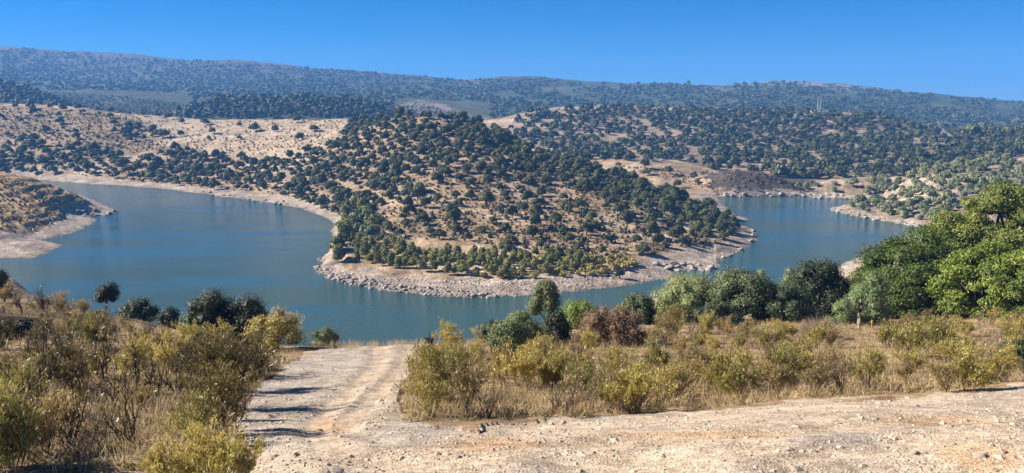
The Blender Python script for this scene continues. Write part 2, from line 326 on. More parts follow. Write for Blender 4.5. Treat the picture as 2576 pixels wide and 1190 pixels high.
def mat_water():
    m, nt, b = mat_new("reservoir_water")
    g = N(nt, "ShaderNodeNewGeometry")
    w1 = noise_node(nt, .75, 5, .6); w2 = noise_node(nt, 2.6, 3, .6)
    mp = N(nt, "ShaderNodeMapping"); mp.inputs["Scale"].default_value = (.011, .055, 1); mp.inputs["Rotation"].default_value = (0, 0, .1)
    nt.links.new(g.outputs["Position"], mp.inputs["Vector"])
    st_ = N(nt, "ShaderNodeTexNoise"); st_.inputs["Scale"].default_value = 1; st_.inputs["Detail"].default_value = 5
    nt.links.new(mp.outputs[0], st_.inputs["Vector"])
    rs = N(nt, "ShaderNodeMapRange"); rs.inputs[1].default_value = .40; rs.inputs[2].default_value = .60; rs.inputs[3].default_value = .24; rs.inputs[4].default_value = .9
    nt.links.new(st_.outputs[0], rs.inputs[0])
    ad = N(nt, "ShaderNodeMath", operation='ADD'); nt.links.new(w1.outputs[0], ad.inputs[0]); nt.links.new(w2.outputs[0], ad.inputs[1])
    bp = N(nt, "ShaderNodeBump"); bp.inputs["Distance"].default_value = .24
    nt.links.new(rs.outputs[0], bp.inputs["Strength"]); nt.links.new(ad.outputs[0], bp.inputs["Height"]); nt.links.new(bp.outputs[0], b.inputs["Normal"])
    b.inputs["Base Color"].default_value = (.036, .084, .072, 1); b.inputs["Roughness"].default_value = .07; b.inputs["IOR"].default_value = 1.5
    return m
M_WATER = mat_water()

# ------------------------------------------------------------------ ground colours (what each patch is made of, with some shade painted in)
def C(*v): return np.array(v, float)
colg = np.zeros(Z.shape + (3,)); colg[:] = C(.38, .27, .165)
n1 = fbm(X / 22, Y / 22, 61, 4); n2 = fbm(X / 5, Y / 5, 62, 3); n3 = fbm(X / 1.2, Y / 1.2, 63, 3)
def mixc(base, c, w): return base + (c - base) * np.clip(w, 0, 1)[..., None]
colg = mixc(colg, C(.52, .41, .29), smooth(-.1, .35, n1) * mid)
colg = mixc(colg, C(.20, .13, .07), smooth(.15, .5, n2 - .3 * n1) * .55 * mid)
field = inpoly(PXG, PYG, [(330,280),(900,290),(880,370),(760,430),(640,440),(480,370),(330,330)]) & (Y > 380) & (Y < 700)
colg = mixc(colg, C(.48, .375, .265), field * .75)
brown = inpoly(PXG + 25 * n1, PYG + 8 * n2, [(885,302),(1000,292),(1250,332),(1550,440),(1860,572),(1700,565),(1420,470),(1150,430),(1000,490),(900,600),(840,620),(850,560),(640,478),(830,370)]) & (Y > 180) & (Y < 520)
colg = mixc(colg, C(.29, .205, .125), brown * .65)
colg = mixc(colg, C(.30, .215, .125), inpoly(PXG + 30 * n1, PYG + 8 * n2, [(-300,255),(150,270),(340,300),(420,350),(300,400),(-300,400)]) * (Y > 400) * (Y < 760) * smooth(-.3, .3, n1 + .2) * .8)
wood = inpoly(PXG, PYG, [(1260,330),(1330,275),(2600,270),(2600,480),(2230,455),(2040,465),(1960,448),(1790,428),(1700,405),(1530,405),(1270,345)]) & (Y > 430) & (Y < 1000)
colg = mixc(colg, C(.36, .27, .20), wood * .8)
colg = mixc(colg, C(.17, .14, .075), wood * smooth(.0, .3, n1) * .6)
dark = (Y > 740) & (PXG < 1100) & (Y < 1350)
colg = mixc(colg, C(.085, .088, .045), dark * 1.0)
far = smooth(900, 1050, Y) * ~dark
far = np.maximum(far, (PXG > 2330) * smooth(600, 680, Y) * ~wood)
colg = mixc(colg, C(.085, .10, .045), far)
colg = mixc(colg, C(.12, .11, .06), far * smooth(.05, .35, fbm(X / 90, Y / 90, 71, 4)) * .8)
top = smooth(1750, 2300, Y) * (PXG < 1350); colg = mixc(colg, C(.15, .115, .095), top * .8)
crag = smooth(1500, 1750, Y) * (PXG > 1750) * (PXG < 2350); colg = mixc(colg, C(.33, .28, .25), crag * smooth(-.05, .2, fbm(X / 35, Y / 35, 73, 4)))
fire = np.abs((PXG - 440) * .72 + (PYG - 205) * 1.0 + 0) < 3.2
colg = mixc(colg, C(.06, .07, .035), (fire & (Y > 1100) & (PXG > 375) & (PXG < 470)) * .8)
colg = mixc(colg, C(.30, .22, .19), (inpoly(PXG, PYG, [(990,270),(1050,250),(1130,265),(1140,285),(1060,292),(1000,285)]) & (Y > 880)) * .75)
colg = mixc(colg, C(.17, .15, .075), (inpoly(PXG, PYG, [(1080,292),(1150,275),(1230,305),(1180,315),(1090,300)]) & (Y > 800)) * .8)
colg = mixc(colg, C(.52, .34, .16), spur * 1.0)
colg = mixc(colg, C(.13, .085, .05), spur * (smooth(.55, .85, frs) * .85 * smooth(-.5, .1, n2 + .25) + .25 * smooth(.1, .5, n3)))
colg = mixc(colg, C(.30, .245, .20), rock_r * smooth(-.3, .4, n2) * .9 * mid)
colg = mixc(colg, C(.13, .105, .08), rock_r * smooth(.1, .5, n3) * .5 * mid)
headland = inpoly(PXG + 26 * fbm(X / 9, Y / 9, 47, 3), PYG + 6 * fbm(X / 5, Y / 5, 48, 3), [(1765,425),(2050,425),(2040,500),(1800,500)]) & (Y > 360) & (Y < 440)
colg = mixc(colg, C(.085, .066, .052) + 0 * X[..., None], headland * smooth(1.0, 2.5, Z) * smooth(-.5, 0, n2 + .3))  # brown headland rock, colour darkened to stand in for its shaded face
shore = (1 - smooth(7 - 4 * rock_r, 13 - 7 * rock_r, SDG + 5 * n2)) * mid
shore = np.maximum(shore, inpoly(PXG, PYG, [(840,690),(960,690),(1100,700),(1300,708),(1500,690),(1620,650),(1720,640),(1830,655),(1830,690),(1650,720),(1300,760),(900,740)]) * mid * (Y < 240) * smooth(-.8, -.2, n2))
shore = np.maximum(shore, inpoly(PXG, PYG, [(-300,600),(60,590),(140,570),(215,535),(300,533),(260,570),(160,620),(100,660),(-300,660)]) * mid * (Y < 320))
sc = C(.40, .325, .265) + n3[..., None] * C(.07, .06, .055)
colg = colg + (sc - colg) * np.clip(shore, 0, 1)[..., None]
wet = (1 - smooth(.0, .5, np.where(SDG > 0, Z, -1))) * (Y > 100) * (Y < 720); colg = mixc(colg, C(.20, .165, .13), wet * .6)
colg = mixc(colg, C(.035, .05, .04), (SDG < 0) * 1.0)
nb = near
colg = mixc(colg, C(.40, .275, .155), nb * 1.0)
colg = mixc(colg, C(.20, .135, .085), nb * smooth(-.05, .4, n2 * .6 + n3 * .6) * .8)
colg = mixc(colg, C(.13, .085, .05), nb * (PXG < 700) * smooth(-.45, .1, n2 + .4 * n3) * .85)  # brown soil, darkened further to paint in shade on the left bank
colg = mixc(colg, C(.52, .385, .24), nb * smooth(.2, .6, fbm(X / 3, Y / 3, 81, 3)) * .8)
pc = C(.57, .445, .33) + (fbm(X / .8, Y / .8, 82, 3)[..., None]) * C(.07, .065, .06)
trail = smooth(1150, 900, PXG) * smooth(1150, 1060, PYG)
pc = pc + (C(.39, .335, .285) + n3[..., None] * .05 - pc) * trail[..., None] * .8
pc = pc + (C(.59, .455, .325) - pc) * ((rut + .45 * (1 - smooth(.2, 1.2, ruts))) * .55)[..., None]
pc = pc + (C(.36, .26, .16) - pc) * (smooth(.0, .35, fbm(X / 1.1, Y / 1.1, 84, 4)) * .35 * (1 - smooth(.2, 1.4, verge)))[..., None]
colg = np.where(on_path[..., None], pc, colg)
for (cx, cy, rx, ry) in [(1230,1120,150,22),(830,1075,60,40),(2480,1150,150,45),(1700,1095,350,10),(2350,1060,250,14)]:
    e = 1 - smooth(.4, 1.1, np.hypot((PXG - cx) / rx, (PYG - cy) / ry) + .35 * n3); colg = mixc(colg, C(.56, .335, .17), e * on_path * .6)
colg = mixc(colg, C(.45, .40, .36), on_path * smooth(.1, .5, fbm(X / 1.6, Y / 1.6, 83, 4)) * .55)
colg = np.clip(colg, .01, .8)

def grid_part(name, ja, jb, mat):
    V = np.stack([X[:, ja:jb], Y[:, ja:jb], Z[:, ja:jb]], -1).reshape(-1, 3); nj = jb - ja; ni = len(TH)
    idx = np.arange(ni * nj).reshape(ni, nj)
    Q = np.stack([idx[:-1, :-1], idx[1:, :-1], idx[1:, 1:], idx[:-1, 1:]], -1).reshape(-1, 4)[:, ::-1]
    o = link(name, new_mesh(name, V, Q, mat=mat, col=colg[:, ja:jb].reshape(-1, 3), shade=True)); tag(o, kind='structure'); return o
ja = int(np.searchsorted(RR, 135)); jb = int(np.searchsorted(RR, 900))
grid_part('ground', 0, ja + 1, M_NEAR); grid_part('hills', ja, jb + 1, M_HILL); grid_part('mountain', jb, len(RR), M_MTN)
wm = new_mesh('water', [(-1400, 70, 0), (900, 70, 0), (900, 720, 0), (-1400, 720, 0)], [(0, 1, 2, 3)], mat=M_WATER)
tag(link('water', wm), kind='structure')

# ------------------------------------------------------------------ vegetation pieces
def unit(v): return v / np.maximum(np.linalg.norm(v, axis=-1, keepdims=True), 1e-9)
def leaves(rng, c, d, nrm, ln, wd, col):
    """diamond leaves: base c, direction d, normal nrm"""
    d = unit(d); s = unit(np.cross(d, nrm)); ln = np.asarray(ln)[:, None]; wd = np.asarray(wd)[:, None]
    a = c - d * ln * .5; b = c + s * wd * .5; e = c + d * ln * .5; f = c - s * wd * .5
    V = np.stack([a, b, e, f], 1).reshape(-1, 3); Q = np.arange(len(V)).reshape(-1, 4)
    return V, Q, np.repeat(col, 4, 0)
def segs(P0, P1, R0, R1, k=3):
    P0 = np.asarray(P0, float); P1 = np.asarray(P1, float); R0 = np.asarray(R0, float); R1 = np.asarray(R1, float)
    d = unit(P1 - P0); h = np.where(np.abs(d[:, 2:3]) > .9, np.array([[1., 0, 0]]), np.array([[0, 0, 1.]]))
    u = unit(np.cross(d, h)); v = np.cross(d, u); n_ = len(P0)
    an = np.arange(k) * 2 * math.pi / k
    ring = u[:, None] * np.cos(an)[None, :, None] + v[:, None] * np.sin(an)[None, :, None]
    V = np.concatenate([P0[:, None] + ring * R0[:, None, None], P1[:, None] + ring * R1[:, None, None]], 1).reshape(-1, 3)
    base = (np.arange(n_) * 2 * k)[:, None]; i = np.arange(k); j = (i + 1) % k
    Q = np.stack([base + i, base + j, base + k + j, base + k + i], -1).reshape(-1, 4)
    return V, Q
def join(parts):
    V = []; Q = []; Cc = []; o = 0
    for v, q, c in parts:
        V.append(v); Q.append(q + o); Cc.append(c); o += len(v)
    return np.concatenate(V), np.concatenate(Q), np.concatenate(Cc)
def sphere_quads(nu=8, nv=5):
    V = []; Q = []
    for j in range(nv + 1):
        p = math.pi * j / nv
        for i in range(nu):
            a = 2 * math.pi * i / nu; V.append((math.sin(p) * math.cos(a), math.sin(p) * math.sin(a), math.cos(p)))
    for j in range(nv):
        for i in range(nu): Q.append((j*nu+i, (j+1)*nu+i, (j+1)*nu+(i+1)%nu, j*nu+(i+1)%nu))
    return np.array(V), np.array(Q)
SV, SQ = sphere_quads()
def palette(rng, n_, cols, j=.18):
    cols = np.array(cols); w = rng.random(n_)[:, None] * (len(cols) - 1); i = np.minimum(w.astype(int)[:, 0], len(cols) - 2); f = w - i[:, None]
    return (cols[i] * (1 - f) + cols[i+1] * f) * (1 + (rng.random((n_, 1)) - .5) * 2 * j)
def crown(seed, lobes, n_, ln, cols, ratio=.6, jit=.38, core=.72, droop=0., fill=.25):
    """foliage on and in a set of lobes (x, y, z, rx, rz)"""
    rng = np.random.default_rng(seed); L = np.array(lobes, float); parts = []
    area = L[:, 3] * (L[:, 3] + L[:, 4]); pick = rng.choice(len(L), n_, p=area / area.sum())
    dirs = unit(rng.normal(size=(n_, 3))); dirs[:, 2] = np.where(dirs[:, 2] < -.5, -dirs[:, 2], dirs[:, 2])
    rad = np.where(rng.random(n_) < fill, rng.uniform(.75, .95, n_), rng.uniform(.92, 1.16, n_))
    R = np.stack([L[pick, 3], L[pick, 3], L[pick, 4]], 1)
    rad = np.where(rng.random(n_) < .11, rng.uniform(1.12, 1.42, n_), rad)      # stray sprigs
    c = L[pick, :3] + dirs * R * rad[:, None]
    nrm = unit(dirs + rng.normal(size=(n_, 3)) * jit)
    d = rng.normal(size=(n_, 3)); d[:, 2] -= droop; d = d - nrm * (d * nrm).sum(1, keepdims=True)
    tone = palette(rng, len(L), cols, .1)[pick]                    # each spray of twigs has its own leaf tone
    col = .55 * tone + .45 * palette(rng, n_, cols)
    l = ln * rng.uniform(.65, 1.35, n_)
    parts.append(leaves(rng, c, d, nrm, l, l * ratio, col))
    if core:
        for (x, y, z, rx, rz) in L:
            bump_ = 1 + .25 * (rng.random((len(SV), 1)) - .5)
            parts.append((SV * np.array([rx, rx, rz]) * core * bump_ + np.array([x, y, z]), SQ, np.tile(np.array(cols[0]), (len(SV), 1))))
    return join(parts)
OAK = [(.050, .060, .014), (.104, .114, .028), (.176, .176, .054)]
def dome_lobes(rng, n_, w, h, z0, rmin, rmax, flat=.8):
    out = []
    for i in range(n_):
        a = i * 2.399 + rng.uniform(-.4, .4); q = math.sqrt((i + .5) / n_)
        x = q * w * .5 * .72 * math.cos(a) * rng.uniform(.8, 1.2); y = q * w * .5 * .72 * math.sin(a) * rng.uniform(.8, 1.2)
        z = z0 + h * (.25 + .55 * (1 - q * q)) * rng.uniform(.8, 1.15); r = rng.uniform(rmin, rmax)
        out.append((x, y, z, r, r * flat))
    return out
def limbs(rng, lobes, z_fork, r0, lean=(0, 0), k=7, sub=2):
    """trunk with bends from the foot to a fork, then one limb towards each lobe"""
    p0 = np.array([0, 0, -.08 * max(z_fork, .3)]); A0 = []; B0 = []; Ra = []; Rb = []
    fork = np.array([lean[0], lean[1], z_fork]); n_ = 4; prev = p0
    for i in range(1, n_ + 1):
        t = i / n_; q = p0 + (fork - p0) * t + (np.array([rng.uniform(-1, 1), rng.uniform(-1, 1), 0]) * r0 * .7 if i < n_ else 0)
        A0.append(prev); B0.append(q); Ra.append(r0 * (1.25 - .35 * (i-1) / n_)); Rb.append(r0 * (1.25 - .35 * i / n_)); prev = q
    for l in lobes:
        e = np.array(l[:3]) + np.array([0, 0, l[4] * .3]); m1 = fork + (e - fork) * .5 + rng.uniform(-1, 1, 3) * np.linalg.norm(e - fork) * .12
        A0 += [fork, m1]; B0 += [m1, e]; Ra += [r0 * .55, r0 * .34]; Rb += [r0 * .34, r0 * .12]
    return segs(A0, B0, Ra, Rb, k)

def oak_variant(seed, n_leaf=1500, ln=.075):
    rng = np.random.default_rng(seed); w = 1.0; h = rng.uniform(.48, .68); z0 = rng.uniform(.04, .2)
    L = dome_lobes(rng, int(rng.integers(8, 17)), w * rng.uniform(.75, 1.05), h, z0, .12, .22, rng.uniform(.7, .95))
    V, Q, c = crown(seed + 1, L, n_leaf, ln, OAK)
    cm = new_mesh('oak_crown', V, Q, mat=M_LEAF, col=c)
    V, Q = limbs(rng, L[:6], z0 + .08, .038, (rng.uniform(-.06, .06), rng.uniform(-.06, .06)), 5)
    return cm, new_mesh('oak_trunk', V, Q, mat=M_BARK, shade=True)
OAKS = [oak_variant(100 + i, 1700) for i in range(12)]

def scatter(rng, poly, spacing, tries, keep=None, taken=None, sdmin=4.0):
    xs = [p[0] for p in poly]; ys = [p[1] for p in poly]
    px = rng.uniform(min(xs), max(xs), tries); py = rng.uniform(min(ys), max(ys), tries); ok = inpoly(px, py, poly); px = px[ok]; py = py[ok]
    h = hit(px, py); out = []; cell = {} if taken is None else taken
    for i in range(len(px)):
        if not np.isfinite(h[i, 0]): continue
        x, y, z, r = h[i]
        if keep is not None and not keep(px[i], py[i], r, rng): continue
        if sdmin and 70 < r < 720 and grid_val(SDG, x, y) < sdmin: continue
        s = spacing * rng.uniform(.5, 1.45); bad = False; g = 40.0; cx, cy = int(x // g), int(y // g)
        for a in (-1, 0, 1):
            for b in (-1, 0, 1):
                for (qx_, qy_) in cell.get((cx + a, cy + b), ()):
                    if (qx_ - x) ** 2 + (qy_ - y) ** 2 < s * s: bad = True; break
                if bad: break
            if bad: break
        if bad: continue
        cell.setdefault((cx, cy), []).append((x, y)); out.append((x, y, z, r, px[i], py[i]))
    return out

# ------------------------------------------------------------------ holm oaks on the peninsula and the far bank
rng = np.random.default_rng(7)
DENSE = [(885,302),(1000,292),(1130,302),(1250,332),(1330,382),(1480,416),(1550,440),(1700,500),(1800,540),(1860,572),(1835,595),(1700,565),(1560,515),(1420,470),(1330,470),(1150,430),(1060,440),(1000,490),(960,520),(930,570),(900,600),(850,650),(838,620),(850,560),(800,520),(740,500),(640,478),(660,440),(720,400),(830,370)]
SPARSE = [(1000,490),(1060,440),(1150,430),(1330,470),(1420,470),(1560,515),(1700,565),(1835,595),(1800,625),(1690,620),(1650,645),(1500,640),(1300,625),(1130,605),(950,600),(930,575)]
BANK = [(0,365),(70,350),(130,375),(200,372),(330,398),(450,378),(560,398),(680,402),(720,430),(650,480),(500,478),(430,466),(300,452),(150,438),(0,432)]
FIELD = [(0,275),(300,290),(870,305),(830,365),(700,400),(450,375),(330,385),(200,360),(0,345)]
taken = {}
def gap(px, py, r, g):   # bare bands on the peninsula
    v = vnoise(np.array([px / 70.]), np.array([py / 30.]), 91)[0]; return v > .22 or g.random() < .25
oaks = []
explicit = [(525,352),(602,318),(692,332),(640,330),(755,352),(472,382),(150,312),(210,285),(250,290),(345,318),(790,330),(560,392),(1272,628),(1085,590),(985,612),(1140,560),(1600,610),(1640,600),(1490,560),(560,400),(455,342),(425,300),(1440,650),(1560,700)]
eh = hit([e[0] for e in explicit], [e[1] for e in explicit])
for e, q in zip(explicit, eh):
    if np.isfinite(q[0]): oaks.append((*q, *e)); taken.setdefault((int(q[0] // 40), int(q[1] // 40)), []).append((q[0], q[1]))
CREST = [(1120,297),(1250,326),(1330,372),(1480,410),(1560,440),(1700,492),(1800,530),(1868,566),(1840,592),(1700,548),(1560,505),(1430,455),(1300,412),(1180,360)]
oaks += scatter(rng, CREST, 4.6, 4000, None, taken)
oaks += scatter(rng, DENSE, 5.7, 9000, gap, taken)
oaks += scatter(rng, SPARSE, 10.0, 1500, None, taken)
oaks += scatter(rng, BANK, 7.4, 2500, None, taken, 7)
oaks += scatter(rng, [(270,312),(400,318),(420,350),(330,360),(280,340)], 9, 200, None, taken)
oaks += scatter(rng, [(1540,416),(1640,415),(1760,455),(1800,485),(1700,480),(1560,435)], 17, 200, None, taken, 6)
oaks += scatter(rng, FIELD, 30, 300, None, taken)
oaks += scatter(rng, [(-20,260),(440,292),(440,300),(-20,272)], 14, 200, None, taken)
size = [(2.9 + 3.5 * rng.random() ** 1.5) * (1.15 if o[3] > 430 else 1) for o in oaks]
order = sorted(range(len(oaks)), key=lambda i: -size[i] / oaks[i][3])
N_OAK = 285
def zone(px, py):
    if px < 700 and py > 365: return "on the far wooded bank"
    if px < 880 and py < 380: return "in the straw coloured field"
    if px < 1000: return "on the peninsula's near flank"
    if py < 400 or py < 400 + (px - 1330) * .28: return "along the wooded peninsula crest"
    return "on the dry peninsula slope"
used = set()
for k, i in enumerate(order[:N_OAK]):
    x, y, z, r, px, py = oaks[i]; s = size[i]; v = int(rng.integers(len(OAKS)))
    hgt = rng.uniform(.85, 1.2); lab = ("small" if s < 4.0 else "broad" if s > 5.6 else "medium") + (" low" if hgt < .95 else " tall" if hgt > 1.1 else " round") + " holm oak " + zone(px, py) + " " + where(px, py - s * F / r * .4)
    if lab in used: lab = lab.replace("holm oak", "bushy oak")
    used.add(lab)
    e = bpy.data.objects.new('holm_oak', None); COL.objects.link(e); e.location = (x, y, z - .1); e.rotation_euler = (0, 0, rng.uniform(0, 6.28)); e.scale = (s * rng.uniform(.82, 1.2), s * rng.uniform(.82, 1.2), s * hgt)
    tag(e, lab, 'tree', 'holm oaks of the peninsula and far bank')
    link('crown', OAKS[v][0], e); link('trunk', OAKS[v][1], e)

def mass(name, pts_, sizes, protos, mat, rng, zs=(.85, 1.2)):
    """one mesh of many plants that nobody could count"""
    Vs = []; Qs = []; Cs = []; o = 0; pts_ = np.array(pts_); sizes = np.asarray(sizes); pid = rng.integers(len(protos), size=len(pts_))
    for k, (V, Q, c) in enumerate(protos):
        m = pid == k; n_ = m.sum()
        if not n_: continue
        a = rng.uniform(0, 6.28, n_); ca, sa = np.cos(a), np.sin(a); s = sizes[m]; sz = s * rng.uniform(*zs, n_)
        Xx = (V[None, :, 0] * ca[:, None] - V[None, :, 1] * sa[:, None]) * s[:, None] + pts_[m, 0:1]
        Yy = (V[None, :, 0] * sa[:, None] + V[None, :, 1] * ca[:, None]) * s[:, None] + pts_[m, 1:2]
        Zz = V[None, :, 2] * sz[:, None] + pts_[m, 2:3]
        tint = rng.uniform(.72, 1.3, (n_, 1, 1)) * np.ones((1, 1, 3)); tint[..., 0] *= rng.uniform(.9, 1.15, (n_, 1))
        Vs.append(np.stack([Xx, Yy, Zz], -1).reshape(-1, 3)); Cs.append((c[None] * tint).reshape(-1, 3))
        Qs.append((Q[None] + (np.arange(n_) * len(V))[:, None, None]).reshape(-1, 4) + o); o += n_ * len(V)
    return link(name, new_mesh(name, np.concatenate(Vs), np.concatenate(Qs), mat=mat, col=np.concatenate(Cs)))
def lod(seed, nl, n_leaf, ln, cols=OAK, w=1., h=.6, z0=.15):
    g = np.random.default_rng(seed); L = dome_lobes(g, nl, w, h, z0, .18, .28); return crown(seed, L, n_leaf, ln, cols, .75, .5, .8)
LOD1 = [lod(300 + i, 8, 420, .13) for i in range(5)]
rest = order[N_OAK:]
if rest:
    o = mass('oak_wood', [oaks[i][:3] for i in rest], [size[i] for i in rest], LOD1, M_LEAF, rng)
    tag(o, 'smaller holm oaks filling the wooded far slopes as one mass', 'wood', kind='stuff')

# ------------------------------------------------------------------ wooded hill behind, dark hills, mountain
HILLW = [(1262,330),(1330,284),(1550,268),(2050,282),(2250,298),(2350,327),(2450,372),(2545,422),(2576,430),(2576,480),(2400,410),(2230,452),(2040,464),(1960,447),(1790,428),(1700,403),(1530,408),(1400,388),(1270,340)]
def hillkeep(px, py, r, g):
    if r < 420 or r > 950: return False
    v = vnoise(np.array([px / 60.]), np.array([py / 14.]), 92)[0]
    d = .36 if px < 1640 and py > 295 else .52 if py > 320 else .85
    return v < d + .12 or g.random() < .15
DKO = [(.038, .048, .016), (.075, .086, .028), (.125, .13, .048)]
LODH = [lod(330 + i, 5 + i % 4, 130, .2, DKO, h=.45 + .06 * (i % 4), z0=.02 + .04 * (i % 3)) for i in range(8)]
hp = scatter(rng, HILLW, 8.0, 16000, hillkeep, None, 5) + scatter(rng, [(2360,318),(2440,330),(2620,330),(2620,450),(2545,424),(2450,372)], 8.5, 3000, lambda px, py, r, g: 420 < r < 1000, None, 5)
tag(mass('hillside_oak_wood', [p[:3] for p in hp], 4.0 + 4.2 * rng.random(len(hp)) ** 1.4, LODH, M_LEAF, rng), 'countless holm oaks covering the hill beyond the water', 'wood', kind='stuff')
DH = [(430,300),(440,285),(560,246),(680,243),(800,246),(960,268),(1020,292),(980,300),(700,297)]
dp = scatter(rng, DH, 9, 3000, lambda px, py, r, g: 740 < r < 1000 and (g.random() < .8), None, 0) + scatter(rng, [(0,204),(60,219),(130,245),(200,268),(260,282),(0,264)], 10, 1500, lambda px, py, r, g: 740 < r < 1150, None, 0)
tag(mass('dark_hill_wood', [p[:3] for p in dp], rng.uniform(5, 9, len(dp)), LODH, M_LEAF, rng), 'dark oak scrub over the low hills beyond the field', 'wood', kind='stuff')
MT = [(0,120),(450,150),(900,182),(1180,205),(1340,197),(1550,214),(2020,208),(2400,245),(2576,262),(2576,425),(2400,345),(2200,292),(1900,278),(1550,264),(1330,278),(1230,310),(1080,290),(940,262),(700,243),(500,258),(330,240),(200,236),(120,232),(0,200)]
def mtkeep(px, py, r, g):
    if r < (600 if px > 2330 else 860): return False
    v = vnoise(np.array([px / 55.]), np.array([py / 9.]), 93)[0] * .6 + vnoise(np.array([px / 17.]), np.array([py / 4.]), 94)[0] * .4
    d = .62
    if px < 1250: d = .72 - .55 * float(smooth(2150, 2600, r))
    if 990 < px < 1235 and r < 1250: d = .18
    if 100 < px < 490 and r < 1350: d = .05
    return v < d
LODM = [lod(360 + i, 4, 34, .36) for i in range(5)]
mp_ = scatter(rng, MT, 7.4, 60000, mtkeep, None, 0)
low = scatter(rng, [(60,235),(110,232),(300,243),(500,270),(500,298),(330,288),(200,272)], 6.5, 6000, lambda px, py, r, g: r > 780, None, 0) + scatter(rng, [(990,275),(1050,262),(1150,285),(1230,305),(1180,318),(1050,296)], 7, 2500, lambda px, py, r, g: r > 780 and g.random() < .7, None, 0)
tag(mass('valley_scrub', [p[:3] for p in low], rng.uniform(1.6, 4.0, len(low)), LODM, M_LEAF, rng), 'fine low scrub on the small rounded valley hills', 'scrub', kind='stuff')
tag(mass('mountain_oak_wood', [p[:3] for p in mp_], 3.2 + 6.5 * rng.random(len(mp_)) ** 1.8, LODM, M_LEAF, rng), 'hazy oak wood and scrub covering the long mountain ridge', 'wood', kind='stuff')
# tussocks and low scrub on the dry slopes
TUS = [crown(400 + i, [(0, 0, .25, .4, .3), (.2, .1, .2, .3, .25)], 14, .5, [(.17, .12, .06), (.26, .20, .10), (.14, .13, .06)], .5, .6, .7) for i in range(4)]
def patchy(px, py, r, g): return vnoise(np.array([px / 38.]), np.array([py / 9.]), 97)[0] * (1.25 if px < 380 else .8) > g.random() * 1.05
tp = scatter(rng, FIELD + [(0,380)], 2.6, 9000, patchy, None) + scatter(rng, [(0,270),(330,290),(420,330),(330,380),(0,350)], 3.5, 3500, patchy, None) + scatter(rng, DENSE, 3.2, 3500, None, None, 8) + scatter(rng, SPARSE, 2.0, 7000, None, None, 8) + scatter(rng, BANK, 4.0, 1500, None, None, 10) + scatter(rng, [(-20,440),(230,505),(240,545),(120,590),(-20,580)], 2.4, 2500, lambda px, py, r, g: r < 335, None, 9) + scatter(rng, [(1540,415),(1700,430),(1800,480),(1640,440)], 2.4, 2500, None, None, 5) + scatter(rng, [(1760,430),(1900,433),(2040,470),(2040,495),(1800,495)], 2.6, 1500, None, None, 3)
tag(mass('scrub', [p[:3] for p in tp], rng.uniform(.35, 1.75, len(tp)), TUS, M_LEAF, rng), 'low dry tussocks and scrub dotted over the slopes', 'scrub', kind='stuff')

LOWB = [crown(430 + i, [(0, 0, .28, .38, .3), (.25, .12, .2, .28, .22), (-.2, .15, .18, .25, .2)], 30, .4, [(.050, .052, .020), (.095, .090, .034), (.15, .13, .055)], .6, .5, .75) for i in range(5)]
lp = scatter(rng, DENSE, 3.2, 4500, None, None, 6) + scatter(rng, SPARSE, 5.0, 900, None, None, 8) + scatter(rng, BANK, 5.5, 1200, None, None, 9)
fp = scatter(rng, [(-20,270),(150,275),(330,292),(440,330),(420,372),(330,385),(200,360),(-20,350)], 4.6, 2600, lambda px, py, r, g: vnoise(np.array([px / 45.]), np.array([py / 12.]), 99)[0] + .25 > g.random(), None)
tag(mass('slope_scrub', [p[:3] for p in lp + fp], .8 + 1.6 * rng.random(len(lp) + len(fp)) ** 2, LOWB, M_LEAF, rng), 'low dark scrub filling the gaps between the oaks', 'scrub', kind='stuff')

# ------------------------------------------------------------------ planted bushes on the peninsula front, pale bushes on the right hill
def bush_variant(seed, cols, n_leaf, ln, tall=1.0, nl=6, mat=M_LEAF, core=.75, name='bush_foliage', ratio=.55):
    g = np.random.default_rng(seed); L = []
    for i in range(nl):
        a = g.uniform(0, 6.28); q = g.uniform(0, .26); zz = g.uniform(.25, .75) * tall; L.append((q * math.cos(a), q * math.sin(a), zz, g.uniform(.2, .3) * (1.15 - .45 * zz / tall), .28 * tall * .7))
    V, Q, c = crown(seed, L, n_leaf, ln, cols, ratio, .5, core); return new_mesh(name, V, Q, mat=mat, col=c)
YG = [(.10, .115, .02), (.20, .21, .04), (.32, .31, .075)]
PB = [(.12, .145, .065), (.20, .225, .10), (.30, .31, .15)]
YS = [(.24, .19, .04), (.38, .31, .075), (.46, .39, .12)]
YOUNG = [bush_variant(500 + i, YG, 420, .15, 1.25) for i in range(4)]
PALE = [bush_variant(520 + i, PB, 420, .16, .75, 7) for i in range(4)]
YEL = [bush_variant(540 + i, YS, 260, .2, .6, 6) for i in range(3)]
def bushes(name, protos, pts_, smin, smax, lab, cat, group):
    seen = set()
    for (x, y, z, r, px, py) in pts_:
        s = rng.uniform(smin, smax); o = link(name, protos[int(rng.integers(len(protos)))], None, (x, y, z - .08), rng.uniform(0, 6.28), (s, s, s * rng.uniform(.85, 1.2)))
        l = ("larger " if s > (smin + smax) / 2 else "smaller ") + lab + " " + where(px, py - s * .4 * F / r)
        if l in seen: l = l.replace(" bush", " thick bush").replace(" shrub", " thick shrub")
        seen.add(l); tag(o, l, cat, group)
bt = {}
yb = scatter(rng, [(880,600),(960,610),(1100,640),(1400,640),(1480,670),(1400,690),(1250,698),(1100,690),(950,670),(890,650)], 2.4, 3500, None, bt, 4)
bushes('young_bush', YOUNG, yb[:150], 2.0, 3.3, "bright green young bush above the shore", 'bush', 'planted green bushes on the peninsula front')
yl = scatter(rng, [(1280,650),(1480,640),(1600,660),(1600,675),(1500,695),(1300,700),(1200,698)], 2.3, 900, None, bt, 5)
bushes('yellow_shrub', YEL, yl[:130], 1.7, 3.0, "low yellow olive shrub beside the sandy beach", 'shrub', 'yellow shrubs above the sandy beach')
